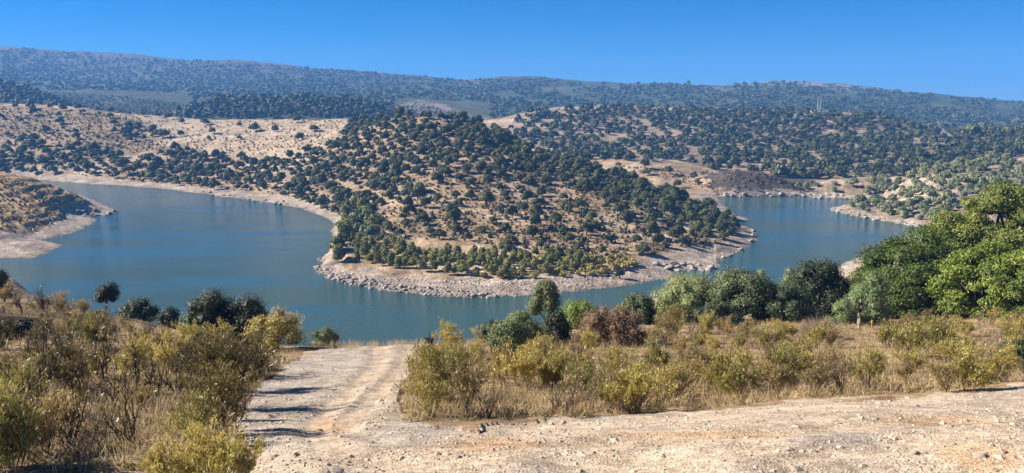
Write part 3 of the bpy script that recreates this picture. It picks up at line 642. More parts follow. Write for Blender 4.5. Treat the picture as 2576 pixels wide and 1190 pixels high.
pb = scatter(rng, [(2095,528),(2140,500),(2210,470),(2300,440),(2360,415),(2576,400),(2576,470),(2450,540),(2350,565),(2250,552),(2150,538)], 5.2, 3000, lambda px, py, r, g: 262 < r < 400, bt, 6)
pb += scatter(rng, [(2040,465),(2230,455),(2240,470),(2190,495),(2050,490)], 12, 200, lambda px, py, r, g: r < 400, bt, 7)
pb += scatter(rng, [(2000,470),(2330,450),(2330,466),(2000,480)], 9, 200, None, bt, 7)
bushes('pale_bush', PALE, pb[:260], 3.0, 6.2, "pale bush on the slope across the bay", 'bush', 'pale bushes on the rocky hill across the bay')
lb = scatter(rng, [(840,560),(900,520),(960,560),(930,610),(900,650),(850,660),(836,610)], 5.0, 600, None, bt, 3)
bushes('waterside_bush', PALE + YOUNG, lb[:40], 3.4, 6.0, "green bush at the peninsula's rocky edge", 'bush', 'waterside bushes on the rocky edge')

# ------------------------------------------------------------------ shore rocks
def rock_mesh(seed, name='rock_body', mat=M_ROCK, n_=16, flat=.6):
    g = random.Random(seed); bm = bmesh.new()
    for _ in range(n_):
        v = Vector((g.gauss(0, 1), g.gauss(0, 1), g.gauss(0, 1))).normalized() * g.uniform(.75, 1); bm.verts.new((v.x, v.y * .8, v.z * flat))
    r = bmesh.ops.convex_hull(bm, input=bm.verts); bmesh.ops.delete(bm, geom=[e for e in r['geom_interior'] if isinstance(e, bmesh.types.BMVert)], context='VERTS')
    bmesh.ops.bevel(bm, geom=bm.edges[:], offset=.06, segments=1, affect='EDGES'); me = bpy.data.meshes.new(name); bm.to_mesh(me); bm.free(); me.materials.append(mat); return me
ROCKS = [rock_mesh(600 + i, flat=.45 + .1 * (i % 4)) for i in range(7)]
def rocks(name, pts_, smin, smax, lab, group, protos=ROCKS):
    for (x, y, z, r, px, py) in pts_:
        s = rng.uniform(smin, smax) ; o = link(name, protos[int(rng.integers(len(protos)))], None, (x, y, z + s * .12), rng.uniform(0, 6.28), (s, s, s * rng.uniform(.7, 1.1))); o.rotation_euler = (rng.uniform(-.3, .3), rng.uniform(-.3, .3), o.rotation_euler[2])
        tag(o, ("large " if s > (smin + smax) / 2 else "small ") + lab + " " + where(px, py), 'rock', group)
def at_px(lst): 
    h = hit([p[0] for p in lst], [p[1] for p in lst]); return [(*q, *p) for q, p in zip(h, lst) if np.isfinite(q[0])]
pen = scatter(rng, [(790,668),(830,680),(900,700),(1000,715),(1100,725),(1250,740),(1250,752),(1100,748),(950,732),(850,712),(792,690)], 1.7, 2500, lambda px, py, r, g: g.random() < 1.1 - (px - 800) / 600, {}, -.3)
rocks('shore_rock', pen[:95] + at_px([(818,600),(803,652),(815,655),(798,676)]), .4, 1.2, "pale angular rock on the peninsula shore", 'pale rocks on the peninsula shore')
oth = scatter(rng, [(1800,655),(1880,620),(1905,590),(1880,560),(1895,600),(1860,640)], 3, 500, None, {}, -.3)[:30] + scatter(rng, [(1640,665),(1720,660),(1800,675),(1800,684),(1700,684)], 3, 400, None, {}, -.3)[:24] + scatter(rng, [(2083,522),(2200,545),(2360,570),(2360,580),(2200,558),(2083,530)], 3.5, 700, None, {}, -.3)[:40] + scatter(rng, [(2040,488),(2130,490),(2130,500),(1810,497),(1810,488)], 4, 400, None, {}, -.3)[:30] + scatter(rng, [(480,478),(720,508),(720,520),(480,490)], 4, 400, None, {}, -.3)[:24] + scatter(rng, [(190,530),(300,530),(250,550),(200,545)], 3, 300, None, {}, -.3)[:16]
rocks('bank_rock', oth, .6, 1.8, "weathered grey rock by the waterline", 'weathered rocks along the far banks')
crest = scatter(rng, [(1330,284),(1400,271),(1550,266),(1800,278),(2100,281),(2100,290),(1800,290),(1550,276),(1400,282)], 10, 500, lambda px, py, r, g: r > 600, {}, 0)
rocks('crest_rock', crest[:45], 2.0, 5.0, "grey outcrop rock on the wooded hill's crest", 'outcrop rocks on the wooded hill crest')
rub = scatter(rng, [(790,660),(900,690),(1100,705),(1400,700),(1600,660),(1700,650),(1820,655),(1820,690),(1640,715),(1300,755),(1100,752),(850,715)], .8, 6000, lambda px, py, r, g: g.random() < 1.2 - (px - 800) / 750, {}, -.2)
OCT = (np.array([(1, 0, 0), (0, .8, 0), (-1, 0, 0), (0, -.8, 0), (0, 0, .55), (0, 0, -.4)]), np.array([(0, 1, 4, 4), (1, 2, 4, 4)]))
def stone_mass(name, pts_, sizes, cols, rng, mat=M_STONE):
    n_ = len(pts_); P_ = np.array(pts_)[:, :3]
    base = np.array([(1, .2, 0), (.3, 1, .1), (-.8, .5, 0), (-.7, -.6, .1), (.3, -.9, 0), (.25, .15, .75), (-.3, -.1, .6)])
    V = base[None] * (1 + .5 * (rng.random((n_, 7, 3)) - .5)) * np.asarray(sizes)[:, None, None] * np.array([1, 1, .7])
    a = rng.uniform(0, 6.28, n_); ca, sa = np.cos(a)[:, None], np.sin(a)[:, None]
    V = np.stack([V[..., 0] * ca - V[..., 1] * sa, V[..., 0] * sa + V[..., 1] * ca, V[..., 2]], -1) + P_[:, None]
    T = np.array([(0,1,5),(1,2,5),(2,6,5),(2,3,6),(3,4,6),(4,5,6),(4,0,5)])
    c = np.repeat(palette(rng, n_, cols), 7, 0)
    return link(name, new_mesh(name, V.reshape(-1, 3), None, (T[None] + (np.arange(n_) * 7)[:, None, None]).reshape(-1, 3), mat=mat, col=c))
tag(stone_mass('shore_rubble', rub, rng.uniform(.15, .55, len(rub)), [(.24, .20, .165), (.36, .30, .25), (.46, .40, .34)], rng), 'loose pale rubble strewn along the peninsula beach', 'rubble', kind='stuff')

# ------------------------------------------------------------------ power line pylons
def pylon(px, py, r, h, lab, w=.33, two=True):
    t, s = ray(px, py); x, y = r * math.tan(t), r; z = float(ground_z(x, y)[0])
    e = bpy.data.objects.new('power_pylon', None); COL.objects.link(e); e.location = (x, y, z - .3); e.scale = (h * .5, h * .5, h); tag(e, lab, 'pylon', 'power pylons on the hills')
    a = []; b = []; T = .011
    if two:
        for sx in (-1, 1):
            top_ = np.array([sx * .28 * .8, 0, .78])
            for fx, fy in ((-.05, -.08), (.05, -.08), (-.05, .08), (.05, .08)):
                a.append((sx * .12 + fx, fy, 0)); b.append(tuple(top_ + np.array([fx * .3, fy * .3, 0])))
            for k in range(7):
                z0 = k / 7 * .78; z1 = (k + 1) / 7 * .78; f0, f1 = 1 - .7 * k / 7, 1 - .7 * (k + 1) / 7; c0 = sx * (.12 + .104 * k / 7); c1 = sx * (.12 + .104 * (k + 1) / 7)
                a.append((c0 - .05 * f0, -.08 * f0, z0)); b.append((c1 + .05 * f1, -.08 * f1, z1))
            a.append(tuple(top_)); b.append((sx * .28 * .8 + sx * .03, 0, 1.0))
        V, Q = segs(a, b, [T] * len(a), [T] * len(a), 4); link('legs', new_mesh('pylon_legs', V, Q, mat=M_STEEL), e).name = 'lattice_mast'
        a = [(-.36, 0, .78), (-.36, 0, .84), (-.224, 0, .78), (.224, 0, .78)]; b = [(.36, 0, .78), (.36, 0, .84), (-.36, 0, .84), (.36, 0, .84)]
    else:
        for fx, fy in ((-1, -1), (1, -1), (-1, 1), (1, 1)): a.append((fx * .1, fy * .1, 0)); b.append((fx * .02, fy * .02, 1))
        for k in range(8):
            f0, f1 = .1 - .08 * k / 8, .1 - .08 * (k + 1) / 8; a.append((-f0, -f0, k / 8)); b.append((f1, -f1, (k + 1) / 8)); a.append((f0, -f0, k / 8)); b.append((-f1, -f1, (k + 1) / 8))
        V, Q = segs(a, b, [T] * len(a), [T] * len(a), 4); link('lattice_mast', new_mesh('pylon_mast', V, Q, mat=M_STEEL), e)
        a = [(-.3, 0, .72), (-.22, 0, .88)]; b = [(.3, 0, .72), (.22, 0, .88)]
    V, Q = segs(a, b, [T] * len(a), [T] * len(a), 4); link('crossarm', new_mesh('pylon_crossarm', V, Q, mat=M_STEEL), e)
pylon(2060, 275, 790, 14, "pale twin-legged lattice pylon standing on the wooded hill's crest")
pylon(40, 262, 700, 9.5, "small grey single-mast pylon behind the top of the straw field", two=False)
pylon(456, 275, 1000, 9, "tiny pale pylon at the foot of the low dark hill")
pylon(1178, 270, 1150, 14, "faint hazy pylon in the wooded valley below the ridge dip")

# ------------------------------------------------------------------ large trees and bushes of the near bank
def place(px, py, r=None):
    """foot of a plant on the near bank: from its photo foot, or on the sight azimuth at distance r"""
    if r is None:
        q = hit(px, py)[0]; return q[0], q[1], q[2], q[3]
    t, s = ray(px, py); x, y = r * math.tan(t), r; return float(x), float(y), float(ground_z(x, y)[0]), r
def near_tree(name, label, cat, px, top, wpx, r, cols, seed, nl=14, n_leaf=9000, ln=.16, lobe=(.15, .24), ratio=.55, mat=M_LEAF, jit=.42, bare=.2, foot=None, lean=(0, 0), group=None, droop=0., core=.7, flat=.85, trunk_r=.03, skirt=0):
    """a tree whose crown spans wpx across with its top at photo height `top`, standing r metres away"""
    x, y, z, r = place(px if foot is None else foot, top, r)
    t, s = ray(px, top); ztop = CAMZ + r / math.cos(float(t)) * float(s); h = ztop - z; w = wpx * r / F
    g = np.random.default_rng(seed); cx = (px - (px if foot is None else foot)) * r / F
    L = []
    for i in range(nl):
        a = i * 2.399 + g.uniform(-.5, .5); q = math.sqrt((i + .5) / nl); rr_ = g.uniform(*lobe) * g.uniform(.72, 1.2) * min(w, h * 1.4)
        zz = bare * h + (h * (1 - bare)) * (.12 + .72 * math.sqrt(max(0, 1 - (q * .93) ** 2)) * g.uniform(.45 if i % 2 else .82, 1.05))
        zz = min(zz, h - rr_ * flat * .95)
        L.append((cx + q * max(w * .5 - rr_ * .85, .05) * math.cos(a), q * max(w * .5 - rr_ * .85, .05) * math.sin(a), zz, rr_, rr_ * flat))
    for i in range(skirt):
        a = 6.283 * (i + g.uniform(-.3, .3)) / skirt; rr_ = g.uniform(*lobe) * min(w, h * 1.4); q = (w * .5 - rr_ * .8) * g.uniform(.8, 1.05)
        L.append((cx + q * math.cos(a), q * math.sin(a), h * (g.uniform(.1, .5) if bare > .03 else g.uniform(.02, .42)), rr_, rr_ * flat))
    e = bpy.data.objects.new(name, None); COL.objects.link(e); e.location = (x, y, z - .05); tag(e, label, cat, group)
    V, Q, c = crown(seed, L, n_leaf, ln, cols, ratio, jit, core, droop, .35); link('crown', new_mesh(name + '_crown', V, Q, mat=mat, col=c), e)
    V, Q = limbs(g, L[::2], max(bare * h, h * .18), trunk_r * max(h, w * .6), (cx * .35 + lean[0], lean[1]), 7); link('trunk', new_mesh(name + '_trunk', V, Q, mat=M_BARK, shade=True), e)
    return e
BL = [(.068, .105, .013), (.15, .20, .026), (.27, .315, .058)]
BLD = [(.055, .085, .012), (.105, .145, .02), (.18, .22, .04)]
BL2 = [(.085, .115, .016), (.165, .20, .034), (.28, .295, .07)]
WIL = [(.13, .18, .07), (.21, .27, .11), (.31, .36, .17)]
GOAK = [(.058, .076, .034), (.115, .140, .060), (.195, .22, .105)]
DOAK = [(.026, .038, .016), (.052, .067, .028), (.105, .12, .056)]
OLV = [(.145, .17, .065), (.225, .255, .10), (.32, .345, .15)]
SHR = [(.25, .205, .05), (.42, .35, .095), (.58, .49, .19)]
near_tree('broadleaf_tree', 'bright green broadleaf tree reaching over the bay beside the signpost', 'tree', 2320, 575, 330, 62, BLD, 701, 34, 36000, .165, (.06, .155), flat=.66, jit=.62, skirt=18, bare=.0)
near_tree('broadleaf_tree', 'yellow-green broadleaf tree with reddish tips, rising above the others', 'tree', 2432, 462, 230, 72, BL2, 702, 40, 38000, .18, (.07, .17), flat=.7, jit=.62, skirt=18, bare=.0)
near_tree('broadleaf_tree', 'tallest broadleaf tree, yellow-green crown cut by the photo edge', 'tree', 2572, 412, 290, 70, BL2, 703, 46, 44000, .18, (.07, .165), flat=.7, jit=.62, skirt=18, bare=.0)
near_tree('broadleaf_tree', 'large bright green broadleaf tree standing in front at the wood edge', 'tree', 2480, 605, 270, 54, BL, 704, 34, 36000, .165, (.06, .155), flat=.66, jit=.62, skirt=18, bare=.0)
near_tree('broadleaf_tree', 'bright green broadleaf tree at the photo edge behind tawny shrubs', 'tree', 2610, 590, 200, 50, BL, 705, 34, 36000, .165, (.06, .155), flat=.66, jit=.62, skirt=18, bare=.0)
near_tree('broadleaf_tree', 'deep green broadleaf tree shading the hollow behind the willow bush', 'tree', 2318, 650, 210, 57, BLD, 706, 34, 36000, .165, (.06, .155), flat=.66, jit=.62, skirt=18, bare=.0)
near_tree('willow_bush', 'round pale green willow bush just behind the brown signpost', 'bush', 2194, 682, 122, 53, WIL, 711, 12, 9000, .14, (.18, .26), .3, skirt=8, bare=.02, droop=.5)
near_tree('willow_bush', 'low pale willow bush at the foot of the dark oak by the signpost', 'bush', 2122, 748, 74, 52, WIL, 712, 9, 5000, .12, (.18, .26), .3, skirt=8, bare=.0, droop=.5)
near_tree('holm_oak_tree', 'dark round-crowned oak between the willow and the grey-green oaks', 'tree', 2063, 638, 190, 61, DOAK, 713, 18, 13000, .15, (.15, .22), skirt=8, bare=.08)
near_tree('holm_oak_tree', 'grey-green oak with a dark trunk in the middle of the bank wood', 'tree', 1868, 682, 195, 56, GOAK, 714, 18, 12000, .14, (.15, .22), skirt=8, bare=.25)
near_tree('holm_oak_tree', 'low grey-green oak filling the gap beneath the dark round oak', 'tree', 1975, 712, 175, 55, GOAK, 715, 14, 9000, .14, (.16, .24), skirt=8, bare=.02)
near_tree('olive_tree', 'wide pale grey-green tree with a smooth domed crown over the water', 'tree', 1742, 690, 215, 58, OLV, 716, 18, 13000, .13, (.15, .23), .4, skirt=8, bare=.12)
near_tree('willow_bush', 'bright yellow-green round bush standing alone against the bay', 'bush', 1912, 656, 66, 78, WIL, 717, 9, 5000, .14, (.2, .28), .3, skirt=8, bare=.02, droop=.4)
near_tree('willow_bush', 'small silvery green bush against the bay beside the dark oak', 'bush', 1985, 657, 60, 80, OLV, 718, 8, 4000, .14, (.2, .28), .3, skirt=8, bare=.02)
near_tree('green_bush', 'mid green bush low between the domed tree and the grey-green oak', 'bush', 1812, 755, 130, 53, GOAK, 741, 11, 6500, .12, (.16, .24), skirt=9, bare=.0)
near_tree('green_bush', 'yellowish green bush low under the domed grey-green tree', 'bush', 1695, 765, 120, 52, [(.10, .12, .03), (.18, .2, .05), (.27, .28, .09)], 742, 10, 6000, .11, (.16, .24), skirt=9, bare=.0)
near_tree('holm_oak_tree', 'dark low oak beside the domed grey-green tree', 'tree', 1608, 742, 130, 53, GOAK, 719, 13, 9000, .13, (.17, .24), skirt=8, bare=.02)
near_tree('green_bush', 'bright grass-green bush behind the leaning tree', 'bush', 1462, 752, 112, 49, [(.10, .15, .025), (.17, .23, .04), (.25, .31, .08)], 720, 10, 6000, .12, (.18, .26), .35, skirt=9, bare=.0)
near_tree('leaning_oak', 'slim oak leaning over the water with a pale feathery tip', 'tree', 1372, 704, 95, 41, OLV, 721, 13, 6500, .10, (.16, .26), .4, bare=.3, foot=1402, lean=(.1, 0), flat=1.3)
near_tree('holm_oak_tree', 'dark bushy base oak at the foot of the leaning tree', 'tree', 1400, 780, 92, 40, DOAK, 722, 10, 5000, .1, (.2, .28), skirt=8, bare=.0)
near_tree('dry_bush', 'reddish-brown dry bush mass behind the leaning oak', 'bush', 1535, 772, 215, 37, [(.13, .075, .04), (.21, .135, .075), (.29, .20, .12)], 723, 22, 10000, .085, (.17, .25), .3, skirt=12, bare=.0, core=.55)
near_tree('small_oak', 'small crooked oak with dark crown rising among the yellow shrubs', 'tree', 1285, 803, 128, 22.5, GOAK, 724, 11, 5200, .055, (.16, .24), .6, bare=.42, foot=1268, trunk_r=.026)
near_tree('small_oak', 'little dark oak sapling at the path lip beside the shrubs', 'tree', 1236, 800, 66, 31, DOAK, 725, 7, 2200, .06, (.2, .28), bare=.1)
near_tree('pale_shrub_tree', 'pale grey-green bush overlooking the water beside the small crooked oak', 'bush', 1310, 778, 110, 38, OLV, 726, 9, 4500, .09, (.18, .26), .4, bare=.0)
near_tree('small_oak', 'dark green oak bush at the far edge of the gravel verge', 'bush', 2560, 850, 90, 25, DOAK, 727, 9, 4200, .06, (.18, .26), bare=.1)
near_tree('small_oak', 'small slanting oak alone on the bank edge against the water', 'tree', 272, 711, 72, 49, DOAK, 731, 8, 2600, .1, (.14, .26), flat=1.1, bare=.36, foot=258, trunk_r=.03)
near_tree('oak_bush', 'low dark oak bush just behind the slanting oak', 'bush', 345, 752, 110, 53, DOAK, 732, 11, 5200, .1, (.18, .25), skirt=9, bare=.0)
near_tree('oak_bush', 'smallest dark oak bush trailing down the bank edge', 'bush', 425, 772, 70, 52, DOAK, 733, 8, 3500, .1, (.18, .26), skirt=9, bare=.0)
near_tree('oak_bush', 'big glossy oak bush, taller of the pair above the path', 'bush', 525, 728, 150, 42, DOAK, 734, 14, 9000, .095, (.16, .23), skirt=9, bare=.0)
near_tree('oak_bush', 'glossy oak bush adjoining its taller neighbour above the path', 'bush', 618, 740, 130, 42, DOAK, 735, 13, 8000, .095, (.16, .24), skirt=9, bare=.0)
near_tree('yellow_green_bush', 'yellow-green upright bush beside the path lip below the oaks', 'bush', 692, 770, 165, 35, SHR, 736, 16, 8500, .085, (.13, .2), .35, skirt=9, bare=.0, core=.55)
near_tree('willow_bush', 'round clipped-looking green willow bush by the water below the path', 'bush', 815, 820, 88, 47, [(.10, .14, .05), (.17, .22, .075), (.26, .31, .12)], 737, 10, 6500, .08, (.22, .3), .3, skirt=8, bare=.0, flat=.7)
near_tree('oak_bush', 'dark oak bush at the photo edge above the water', 'bush', -5, 678, 62, 58, DOAK, 738, 9, 3500, .11, (.2, .28), skirt=9, bare=.0)

# ------------------------------------------------------------------ rockrose shrubs
def shrub_variant(seed, h=1.3, n_stem=13, leafy=1.0, cols=SHR, ln=.085, spread=.34, twig=.009):
    """many-stemmed shrub: forked upright twigs with narrow leaves nearly to the ground; returns (stems mesh, foliage mesh)"""
    g = np.random.default_rng(seed); A0 = []; B0 = []; Ra = []; Rb = []; tips = []
    def grow(p, d, l, r, depth):
        n_ = 3
        for i in range(n_):
            d2 = unit(d + g.normal(size=3) * .14 + np.array([0, 0, .07])); q = p + d2 * l / n_
            A0.append(p); B0.append(q); Ra.append(r * (1 - .25 * i / n_)); Rb.append(r * (1 - .25 * (i + 1) / n_)); p = q; d = d2
            if depth >= 2 or (depth == 1 and i > 0) or (depth == 0 and i == 2): tips.append((p, d, depth))
        if depth < 3:
            for k in range(2 if depth else int(g.integers(2, 4))):
                grow(p, unit(d + g.normal(size=3) * .34 + np.array([0, 0, .2])), l * g.uniform(.5, .85), r * .62, depth + 1)
    for s_ in range(n_stem):
        a = g.uniform(0, 6.28); q = g.uniform(0, 1); d = unit(np.array([math.cos(a) * spread * 2 * q, math.sin(a) * spread * 2 * q, 1]))
        grow(np.array([math.cos(a) * .12 * q, math.sin(a) * .12 * q, -.06]), d, h * g.uniform(.2, .4) * (1.1 - .35 * q), twig * g.uniform(.8, 1.3), 0)
    V, Q = segs(A0, B0, Ra, Rb, 3); stems = new_mesh('shrub_stems', V, Q, mat=M_TWIG)
    tp_ = np.array([t_[0] for t_ in tips]); td = np.array([t_[1] for t_ in tips]); per = max(1, int(5.6 * leafy))
    keepm = g.random(len(tp_)) < min(1, leafy * 1.5); tp_ = tp_[keepm]; td = td[keepm]
    c = np.repeat(tp_, per, 0); d = np.repeat(td, per, 0); m = len(c); c = c + g.normal(size=(m, 3)) * .04
    d = unit(d * .9 + g.normal(size=(m, 3)) * .45 + np.array([0, 0, .35])); nr = g.normal(size=(m, 3)); l = ln * g.uniform(.6, 1.4, m)
    tone = np.repeat(palette(g, len(tp_), cols, .1), per, 0)
    V, Q, cc_ = leaves(g, c, d, nr, l, l * .24, .5 * tone + .5 * palette(g, m, cols, .3))
    return stems, new_mesh('shrub_foliage', V, Q, mat=M_SHRUB, col=cc_)
TAW = [(.22, .15, .06), (.34, .25, .10), (.44, .35, .17)]
LIVE = [shrub_variant(800 + i, 1.4, int(11 + 2 * (i % 3)), 1.0, spread=.26 + .05 * (i % 4)) for i in range(7)]
TAWNY = [shrub_variant(820 + i, 1.3, 12, .7, TAW, spread=.28 + .06 * (i % 3)) for i in range(5)]
BARE = [shrub_variant(840 + i, 1.4, 9, .17, TAW, twig=.014) for i in range(4)]
OLIVE_SHADE = [(.075, .056, .018), (.135, .105, .032), (.24, .195, .068)]  # same rockrose leaves, shade of the left bank put into their colour
DUSKY = [shrub_variant(880 + i, 1.4, 12, .8, OLIVE_SHADE, spread=.3 + .05 * (i % 3)) for i in range(5)]
GREYS = [shrub_variant(860 + i, 1.0, 10, .35, [(.16, .125, .09), (.25, .20, .15), (.33, .28, .22)], .06) for i in range(3)]
def shrub(px, py, kind, s, extra="", r=None):
    x, y, z, r = place(px, py, r)
    if not np.isfinite(x): return
    protos, adj = {'live': (LIVE, "yellow-green leafy"), 'tawny': (TAWNY, "tawny half-dry"), 'bare': (BARE, "nearly leafless dark-stemmed"), 'dusky': (DUSKY, "shade-darkened olive leafy"), 'grey': (GREYS, "low greyish dry")}[kind]
    st_, fo = protos[int(rng.integers(len(protos)))]
    e = bpy.data.objects.new('rockrose_shrub', None); COL.objects.link(e); e.location = (x, y, z); e.rotation_euler = (0, 0, rng.uniform(0, 6.28)); s *= .93 if px > 900 else .84; e.scale = (s, s, s * rng.uniform(.85, 1.1))
    l = adj + " shrub " + (extra or ("beside the gravel verge" if px > 1000 else "on the shaded bank")) + " " + where(px, py - s * .6 * F / r)
    if l in used: l = l.replace(" shrub", " bushy shrub")
    used.add(l)
    tag(e, l, 'shrub', 'rockrose shrubs of the near bank')
    link('stems', st_, e)
    if fo is not None: link('foliage', fo, e)
for a in [(1110,1000,'live',1.25),(1085,1045,'live',.85),(1180,1040,'tawny',1.0),(1230,1050,'bare',.8),(1130,950,'live',1.2),(1060,1000,'tawny',.8),(1420,1045,'bare',1.0),(1390,1038,'grey',1.0),(1600,1040,'live',1.15),(1540,1030,'tawny',.9),(1700,1000,'live',1.0),(1780,990,'tawny',.9),(1860,985,'live',1.05),(1950,990,'tawny',1.0),(2060,985,'bare',1.0),(1480,1030,'grey',.9),(2290,905,'live',1.5),(2350,890,'live',1.3),(2430,985,'live',1.05),(2380,985,'tawny',.8),(2500,960,'live',.9),(2230,880,'live',1.3),(1690,850,'tawny',1.6),(1740,860,'bare',1.3),(1880,848,'tawny',1.2),(1960,880,'live',1.0),(2075,850,'tawny',1.0),(2120,985,'bare',.9),(2190,985,'grey',.8)]:
    shrub(*a)
st_t = {}
for (x, y, z, r, px, py) in scatter(rng, [(1040,1040),(1250,1045),(1650,1030),(2000,995),(2300,985),(2576,950),(2640,860),(2576,800),(2250,815),(2230,860),(2100,870),(1950,835),(1700,835),(1480,850),(1300,860),(1160,870),(1050,960)], 0.88, 6000, None, st_t)[:185]:
    k = 'live' if rng.random() < .4 else 'tawny' if rng.random() < .5 else 'grey' if rng.random() < .5 else 'bare'
    if 2100 < px < 2310 and 850 < py < 985 and rng.random() < .5: continue
    if 1222 < px < 1315 and py > 925 and rng.random() < .8: continue
    if 2095 < px < 2245 and py < 905: continue
    shrub(px, py, k, rng.uniform(.4, 1.15))
for a in [(500,1112,'live',.85),(525,1235,'live',1.0),(590,1250,'live',.9),(430,1235,'live',.75),(290,1010,'bare',1.35),(210,1015,'bare',1.2),(400,1000,'bare',1.1),(190,1120,'bare',1.15),(240,1130,'bare',1.0),(120,1150,'tawny',1.1),(30,1180,'live',1.2),(60,1050,'live',1.2),(-20,1000,'live',1.3),(330,960,'live',1.2),(430,930,'live',1.3),(520,930,'tawny',1.25),(560,960,'live',.9),(60,790,'bare',1.6),(110,785,'bare',1.6),(160,790,'tawny',1.4),(200,800,'tawny',1.5),(40,770,'bare',1.6),(250,840,'tawny',1.5),(480,880,'live',1.5),(560,880,'live',1.4),(600,985,'dusky',1.9),(575,1025,'dusky',1.7),(622,955,'dusky',1.8),(548,1090,'dusky',1.3),(545,1060,'dusky',.9),(450,985,'bare',1.4),(340,1000,'bare',1.7),(90,1000,'bare',1.7),(260,960,'bare',1.6),(420,905,'bare',1.6),(150,900,'bare',1.7),(330,1120,'bare',1.3),(150,980,'dusky',1.3),(90,1110,'dusky',1.3),(10,1090,'bare',1.3),(15,880,'dusky',1.2),(75,868,'bare',1.4),(110,850,'dusky',1.0),(230,880,'live',1.3),(10,760,'tawny',1.5)]:
    shrub(*a)
for (x, y, z, r, px, py) in scatter(rng, [(-40,765),(150,775),(300,810),(460,855),(640,895),(560,960),(540,1010),(420,1010),(300,1060),(150,1200),(-40,1200)], 1.0, 2500, None, st_t)[:88]:
    if abs(px - 640) < 55 and 880 < py < 990: continue
    k = 'dusky' if rng.random() < .36 else 'live' if rng.random() < .16 else 'tawny' if rng.random() < .25 else 'bare' if rng.random() < .8 else 'grey'
    shrub(px, py, k, rng.uniform(.5, 1.15))
def dry_round(px, py, s, lab):
    x, y, z, r = place(px, py); g = np.random.default_rng(int(px)); m = 2600
    d = unit(g.normal(size=(m, 3)) * np.array([1, 1, .5]) + np.array([0, 0, .55])); ll = s * g.uniform(.5, 1.05, m)
    V, Q, c = leaves(g, d * ll[:, None] * .6, d, g.normal(size=(m, 3)), ll * .55, np.full(m, .012), palette(g, m, [(.30, .2, .13), (.45, .33, .23), (.55, .43, .31)]))
    o = link('dry_bush', new_mesh('dry_bush', V, Q, mat=M_DRY, col=c), None, (x, y, z)); tag(o, lab, 'bush')
dry_round(640, 935, .95, 'pinkish dry twiggy bush at the edge of the gravel path')
dry_round(2060, 850, 1.5, 'rounded golden dry bush near the signpost clearing')
dry_round(590, 900, .8, 'straw coloured dry bush behind the pinkish one by the path')

# ------------------------------------------------------------------ dry grass, undergrowth, gravel
def grass_mass(name, pts_, per, hmin, hmax, cols, wd, lean=.45):
    P_ = np.array(pts_)[:, :3]; g = rng; m = len(P_) * per; c = np.repeat(P_, per, 0) + np.concatenate([g.normal(size=(m, 2)) * .13, np.zeros((m, 1))], 1)
    c[:, 2] = ground_z(c[:, 0], c[:, 1]); d = unit(g.normal(size=(m, 3)) * np.array([lean, lean, .05]) + np.array([0, 0, 1])); l = g.uniform(hmin, hmax, m)
    V, Q, cc_ = leaves(g, c + d * l[:, None] * .45, d, g.normal(size=(m, 3)), l, np.full(m, wd) * g.uniform(.7, 1.4, m), palette(g, m, cols)); return link(name, new_mesh(name, V, Q, mat=M_DRY, col=cc_))
GR = [(.38, .265, .145), (.54, .40, .225), (.66, .52, .32)]
R_SHR = [(1030,1060),(1250,1055),(1650,1040),(2000,1005),(2300,990),(2600,958),(2640,790),(2230,800),(2000,805),(1700,815),(1450,840),(1180,850),(1060,875),(1010,980)]
L_SHR = [(-40,745),(130,760),(300,795),(460,845),(690,880),(760,892),(640,970),(590,1050),(540,1190),(-40,1190)]
LIP = [(760,862),(1070,850),(1070,872),(760,880)]
gp = scatter(rng, R_SHR, .42, 9000, None, {}) + scatter(rng, L_SHR, .42, 2600, None, {}) + scatter(rng, LIP, .4, 700, None, {})
tag(grass_mass('dry_grass', gp, 18, .14, .46, GR, .011), 'straw coloured dry grass under the shrubs', 'grass', kind='stuff')
up = scatter(rng, R_SHR, .55, 6000, None, {}) + scatter(rng, L_SHR, .55, 4500, None, {})
tag(grass_mass('undergrowth', up, 34, .06, .22, [(.17, .12, .07), (.28, .235, .085), (.40, .31, .17)], .026, 1.1), 'low leafy litter and seedlings beneath the shrubs', 'undergrowth', kind='stuff')
def on_gravel(px, py, r, g):
    t = int(np.clip(np.searchsorted(TH, ray(px, py)[0]), 0, len(TH) - 1)); j = int(np.clip(np.searchsorted(RR, r), 0, len(RR) - 1))
    return r < 40 and g.random() > rut[t, j] * .9 and g.random() < .35 + 1.3 * vnoise(np.array([px / 90.]), np.array([py / 22.]), 98)[0]
PV = [(540,1190),(580,1100),(640,985),(700,935),(760,897),(830,878),(1055,866),(1060,900),(1010,960),(1000,1030),(1090,1076),(1250,1068),(1650,1050),(2000,1016),(2300,1000),(2576,972),(2576,1190)]
g1 = scatter(rng, PV, .09, 30000, on_gravel, {}, 0)
tag(stone_mass('gravel', g1, np.exp(rng.normal(-3.95, .5, len(g1))), [(.24, .195, .15), (.42, .34, .26), (.60, .50, .40)], rng), 'loose pale gravel and stone chips on the track', 'gravel', kind='stuff')
SMALL = [rock_mesh(650 + i, flat=.5, mat=mat_plain("track_stone_%d" % i, (.24, .19, .145), (.44, .36, .29), 7, .95, (.6, .02))) for i in range(4)]
def stone_at(lst):
    for (px, py, s, lab) in lst:
        x, y, z, r = place(px, py); o = link('stone', SMALL[int(rng.integers(4))], None, (x, y, z + s * .15), rng.uniform(0, 6.28), (s, s, s)); tag(o, lab, 'stone', 'single stones on the gravel track')
